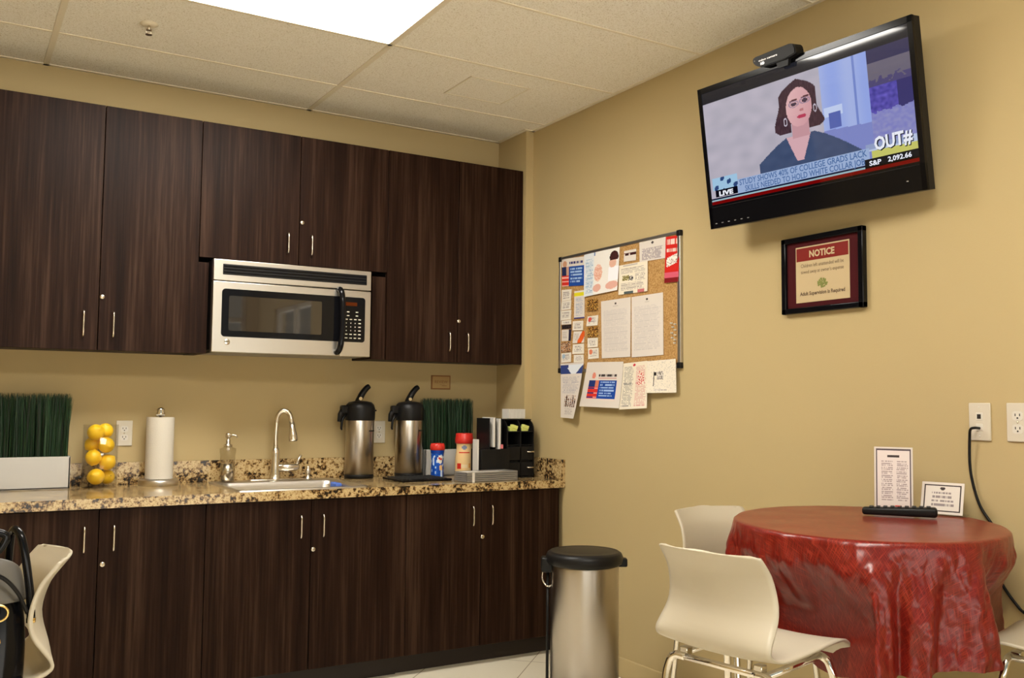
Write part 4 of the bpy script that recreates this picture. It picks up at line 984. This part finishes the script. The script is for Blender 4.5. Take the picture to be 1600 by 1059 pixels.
m = MB(); q0 = -hd*.155; fn_ = Vector((hd.y, -hd.x, 0)); m.tube(curve([q0-hd*.012+Vector((0, 0, .585)), q0-hd*.014+Vector((0, 0, .545)), q0+hd*.008+fn_*.012+Vector((0, 0, .518)), q0+hd*.032+fn_*.03+Vector((0, 0, .545)), q0+hd*.036+fn_*.03+Vector((0, 0, .585))], 6), .0032, 8); m.build('bail_handle', 'chrome', t)
m = MB(); q1 = hd*.150; m.tube([q1+Vector((0, 0, .145)), q1+hd*.02+Vector((0, 0, .145))], .012, 10); m.build('bumper', 'rubber', t)
fd = (Vector((CAM.x, CAM.y, 0))-Vector((1.495, -1.48, 0))).normalized()
m = MB(); m.tube([fd*.135+Vector((0, 0, .02)), fd*.185+Vector((0, 0, .02))], .012, 8); m.box(-.03, .03, -.012, .012, .01, .026, .003, rot=Matrix.Rotation(math.atan2(fd.y, fd.x)+PI/2, 3, 'Z'), at=Vector((0, 0, 0)))
for q in list(m.b.verts)[-8:]: pass
m.build('pedal', 'rubber', t)

# ------------------------------------------------------------------ table and cloth
TX, TY, TZ = 1.555, -2.795, .915; EA = R(47); RA, RB = .425, .364
t = thing('pedestal_table', 'small round pedestal table hidden under the red vinyl cloth', 'table', (TX, TY, 0))
def ell(a, k=1.0):
    x, y = RA*k*cos(a), RB*k*sin(a); return Vector((x*cos(EA)-y*sin(EA), x*sin(EA)+y*cos(EA), 0))
m = MB(); pts = [ell(2*PI*k/48, .99) for k in range(48)]; m.prism([(p.x, p.y) for p in pts], lambda a, b_, d: Vector((a, b_, TZ-d)), .028); m.build('tabletop', 'shell', t)
MB().cyl(.035, .06, TZ-.028).build('column', 'chrome', t)
for k in range(4):
    a = R(45+90*k); m = MB(); m.tube([(0, 0, .075), (.14*cos(a), .14*sin(a), .06), (.27*cos(a), .27*sin(a), .02)], [.02, .018, .014], 10); m.mi = 1; m.cyl(.018, 0, .02, .27*cos(a), .27*sin(a)); m.build('foot', ['chrome', 'rubber'], t)
ZC = TZ+.003
RID = [(0, 0), (15, .02), (35, -.01), (60, .02), (85, -.02), (105, .01), (120, -.01), (132, .035), (143, .055), (153, .01), (163, -.01), (172, .045), (180, .0), (187, .035), (194, -.045), (201, -.05), (208, .045), (216, .06), (223, .02), (229, -.025), (235, .015), (242, .04), (248, -.015), (253, .0), (258, .05), (262, .055), (265.5, -.03), (272, -.045), (280, .0), (287, -.01), (293, .015), (300, -.015), (307, .002), (318, -.005), (335, .02), (350, 0), (360, 0)]
def foldat(deg):
    for k in range(len(RID)-1):
        a, b_ = RID[k], RID[k+1]
        if a[0] <= deg <= b_[0]:
            t_ = (deg-a[0])/(b_[0]-a[0]); t_ = t_*t_*(3-2*t_); return a[1]+(b_[1]-a[1])*t_
    return 0
def sm(x): x = max(0, min(1, x)); return x*x*(3-2*x)
def cloth(u, v_):
    a = u*2*PI; deg = math.degrees(a)
    if v_ <= .3:
        k = v_/.3; p = ell(a-EA, k); return Vector((p.x, p.y, ZC+.0008*noise.noise(Vector((p.x*9, p.y*9, 0)))))
    s = (v_-.3)/.7
    base = ell(a-EA, 1.0); nd = base.normalized()
    drop = .312+.02*cos(2*R(deg-200))+.016*noise.noise(Vector((u*17, 3, 0)))
    if 160 < deg < 225: drop += .03*math.exp(-((deg-195)/16)**2)
    if 205 < deg < 228: drop += .02*(1-abs(deg-216)/12)
    d = s*drop
    tw = 5*sin(deg*.11)*s                                             # folds wander sideways on their way down
    fold = foldat((deg+tw) % 360)
    crump = .013*noise.noise(Vector((nd.x*5, nd.y*5, d*8)))+.010*abs(noise.noise(Vector((nd.x*13, nd.y*13, d*15+5))))+.006*abs(noise.noise(Vector((nd.x*30, nd.y*30, d*28+9))))
    amp = 1 if fold < 0 else .62+.38*(deg < 230)
    rad = .007*min(1, d/.012)+fold*amp*sm(d/.26)**.8*1.0+crump*min(1, d/.07)*1.1
    z = ZC-d
    if d < .012: z = ZC-d*.5-.0
    p = base+nd*rad
    wq = sm((d-.06)/.17)
    # the chairs' seats press the hanging cloth inward
    lim = -.292; sof = .02
    if p.x < lim and p.y < .16: p.x += (lim-p.x+.02*nd.y)*wq*sm((.16-p.y)/.05)*sm((p.y+.33)/.06)
    if p.y > .20 and p.x < .2: p.y += (.20-p.y)*wq*sm((.2-p.x)/.06)
    f2 = Vector((cos(R(103)), sin(R(103)), 0)); o2 = Vector((1.762-TX, -3.442-TY, 0))+f2*.372; e = (p-o2).dot(f2); lt = (p-o2).dot(Vector((f2.y, -f2.x, 0)))
    if e < .012 and abs(lt) < .215: p = p+f2*(.012-e)*wq*sm((.215-abs(lt))/.03)
    p.x = min(p.x, XR-.022-TX)
    return Vector((p.x, p.y, z))
m = MB(); V = m.grid(cloth, 420, 90, wrap=True)
bmesh.ops.remove_doubles(m.b, verts=[r_[0] for r_ in V], dist=.001)
uvl = m.b.loops.layers.uv.new('UVMap')
for f_ in m.b.faces:
    for lp in f_.loops:
        c_ = lp.vert.co; r_ = math.hypot(c_.x, c_.y)+1e-6; arc = r_ if c_.z > ZC-.01 else .4+(ZC-c_.z)
        lp[uvl].uv = (c_.x/r_*arc, c_.y/r_*arc)
o = m.build('tablecloth', 'cloth'); o.location = (TX, TY, 0); tag(o, 'shiny dark red vinyl tablecloth draped in folds over the round table', 'tablecloth')

# sign holders and remote
def sign(x, y, rz, w_, h_, lean, fn, label):
    t = thing('table_sign', label, 'sign', (x, y, ZC+.002), rz, 'acrylic signs on the table')
    # local: faces -y
    tl = Matrix.Rotation(-lean, 3, 'X')
    m = MB(); m.box(-w_/2, w_/2, -.0015, .0015, 0, h_, .001, 1, rot=tl, at=Vector((0, 0, 0))); m.build('holder', 'glass', t)
    m = MB(); m.box(-w_/2, w_/2, -.001, .06, 0, .003); m.build('foot', 'glass', t)
    painted('card', fn, 64, int(64*h_/w_), lambda u, v_: tl @ Vector(((u-.5)*(w_-.004), -.0022, (1-v_)*(h_-.006)+.004)), (0, .0006, 0), 'print', t)
def s1(u, v_):
    e_ = min(u, 1-u)*1.0; f_ = min(v_, 1-v_)*1.7
    if min(e_, f_) < .045: return WH
    if min(e_, f_) < .085: return lin(90, 80, 85)
    if .13 < v_ < .16 and .35 < u < .65: return DK
    if .22 < v_ < .85: return textlines(u, v_, 20, .18 if u < .55 else .58, .5 if u < .55 else .88, .22, .85, lin(165, 150, 150), 31, lin(222, 210, 205))
    return lin(222, 210, 205)
def s2(u, v_):
    e_ = min(u, 1-u)*1.2; f_ = min(v_, 1-v_)*.9
    if min(e_, f_) < .07: return WH
    if min(e_, f_) < .105: return DK
    if ((u-.5)/.06)**2+((v_-.2)/.05)**2 < 1: return DK
    return textlines(u, v_, 4, .25, .78, .3, .8, lin(140, 130, 130), 32)
sign(1.822, -2.690, R(-61.5), .118, .205, .05, s1, 'tall white list sign in a clear stand on the red table')
sign(1.878, -2.815, R(-73), .128, .104, .28, s2, 'small landscape card in a clear stand behind the remote control')
t = thing('remote_control', 'long black remote control lying on the red table before the signs', 'remote control', (1.735, -2.775, ZC+.004), R(-54))
m = MB(); m.box(-.105, .105, -.024, .024, 0, .022, .008, 3)
for q in m.b.verts:
    q.co.z = q.co.z*(1.15+1.6*q.co.x)+.001
    if q.co.x < -.05: q.co.y *= .85
m.build('case', 'black', t)
m = MB(); random.seed(2)
for i in range(9):
    for j in range(3):
        x = -.085+i*.02; m.box(x, x+.012, -.018+j*.0125, -.0105+j*.0125, .0225*(1.15+1.6*x), .0225*(1.15+1.6*x)+.004, .001, 1)
m.build('buttons', ['rubber'], t)['kind'] = 'stuff'
MB().box(-.012, .002, -.006, .006, .028, .0312, .001, 1).build('power_button', 'red', t, label='red button')

# ------------------------------------------------------------------ handbag on the left chair
t = thing('handbag', 'dark glossy handbag with black rope handles and gold ring on the left chair', 'handbag', (-.703, -2.31, .655), 0)
def bag(u, v_):
    a = u*2*PI; k = 1-v_*.10+.05*sin(v_*PI); sx = .128*k; sy = .062*(1-v_*.35)
    ex = abs(cos(a))**.6*(1 if cos(a) > 0 else -1); ey = abs(sin(a))**.8*(1 if sin(a) > 0 else -1)
    return Vector((sx*ex, sy*ey, .195*v_))
m = MB(); m.grid(bag, 48, 14, wrap=True); m.box(-.125, .125, -.058, .058, 0, .008, .003); m.box(-.11, .11, -.035, .035, .18, .192, .004); m.build('bag_body', 'gloss', t)
m = MB()
def dome(u, v_):
    a = (u-.5)*PI*1.0; w_ = .128-.010*v_; zt = .165+.100*sin(v_*PI/2)*(max(0, cos(a))**.35)
    return Vector((w_*sin(a), -.062*cos(a)*(1-v_*.55)-.006, zt))
m.grid(dome, 40, 14); thicken(m, .002); m.build('flap', 'bagflap', t)
m = MB(); m.tube(curve([(-.11, -.060, .17), (-.05, -.072, .225), (.02, -.074, .236), (.07, -.066, .226), (.105, -.055, .19), (.128, -.045, .14)], 6), .0042, 8); m.build('strap', 'black', t)
m = MB(); m.tube(curve([(.136, -.035, .125), (.133, -.037, .17), (.124, -.038, .235), (.114, -.034, .288), (.106, -.022, .309), (.098, .0, .312), (.094, .02, .29), (.092, .035, .22), (.095, .04, .15)], 6), .0085, 12); m.build('handle', 'gloss', t)
m = MB(); m.tube(curve([(-.11, -.05, .15), (-.09, -.055, .25), (-.04, -.056, .30), (.03, -.056, .318), (.078, -.055, .310), (.074, -.054, .285), (.045, -.054, .25), (.03, -.05, .19)], 6), .0085, 12); m.build('handle', 'gloss', t)
m = MB(); m.tube([(.070+.020*cos(a), -.072, .150+.017*sin(a)) for a in [R(k*20) for k in range(18)]], .0026, 8, closed=True); m.tube([(.070, -.073, .136), (.068, -.074, .10)], .0045, 8); m.tube([(.068+.009*cos(a), -.074, .092+.009*sin(a)) for a in [R(k*30) for k in range(12)]], .002, 6, closed=True); m.build('gold_ring', 'gold', t, label='gold ring clasp')
MB().cyl(.0095, .118, .128, .136, -.035, 12).build('handle_mount', 'gold', t)
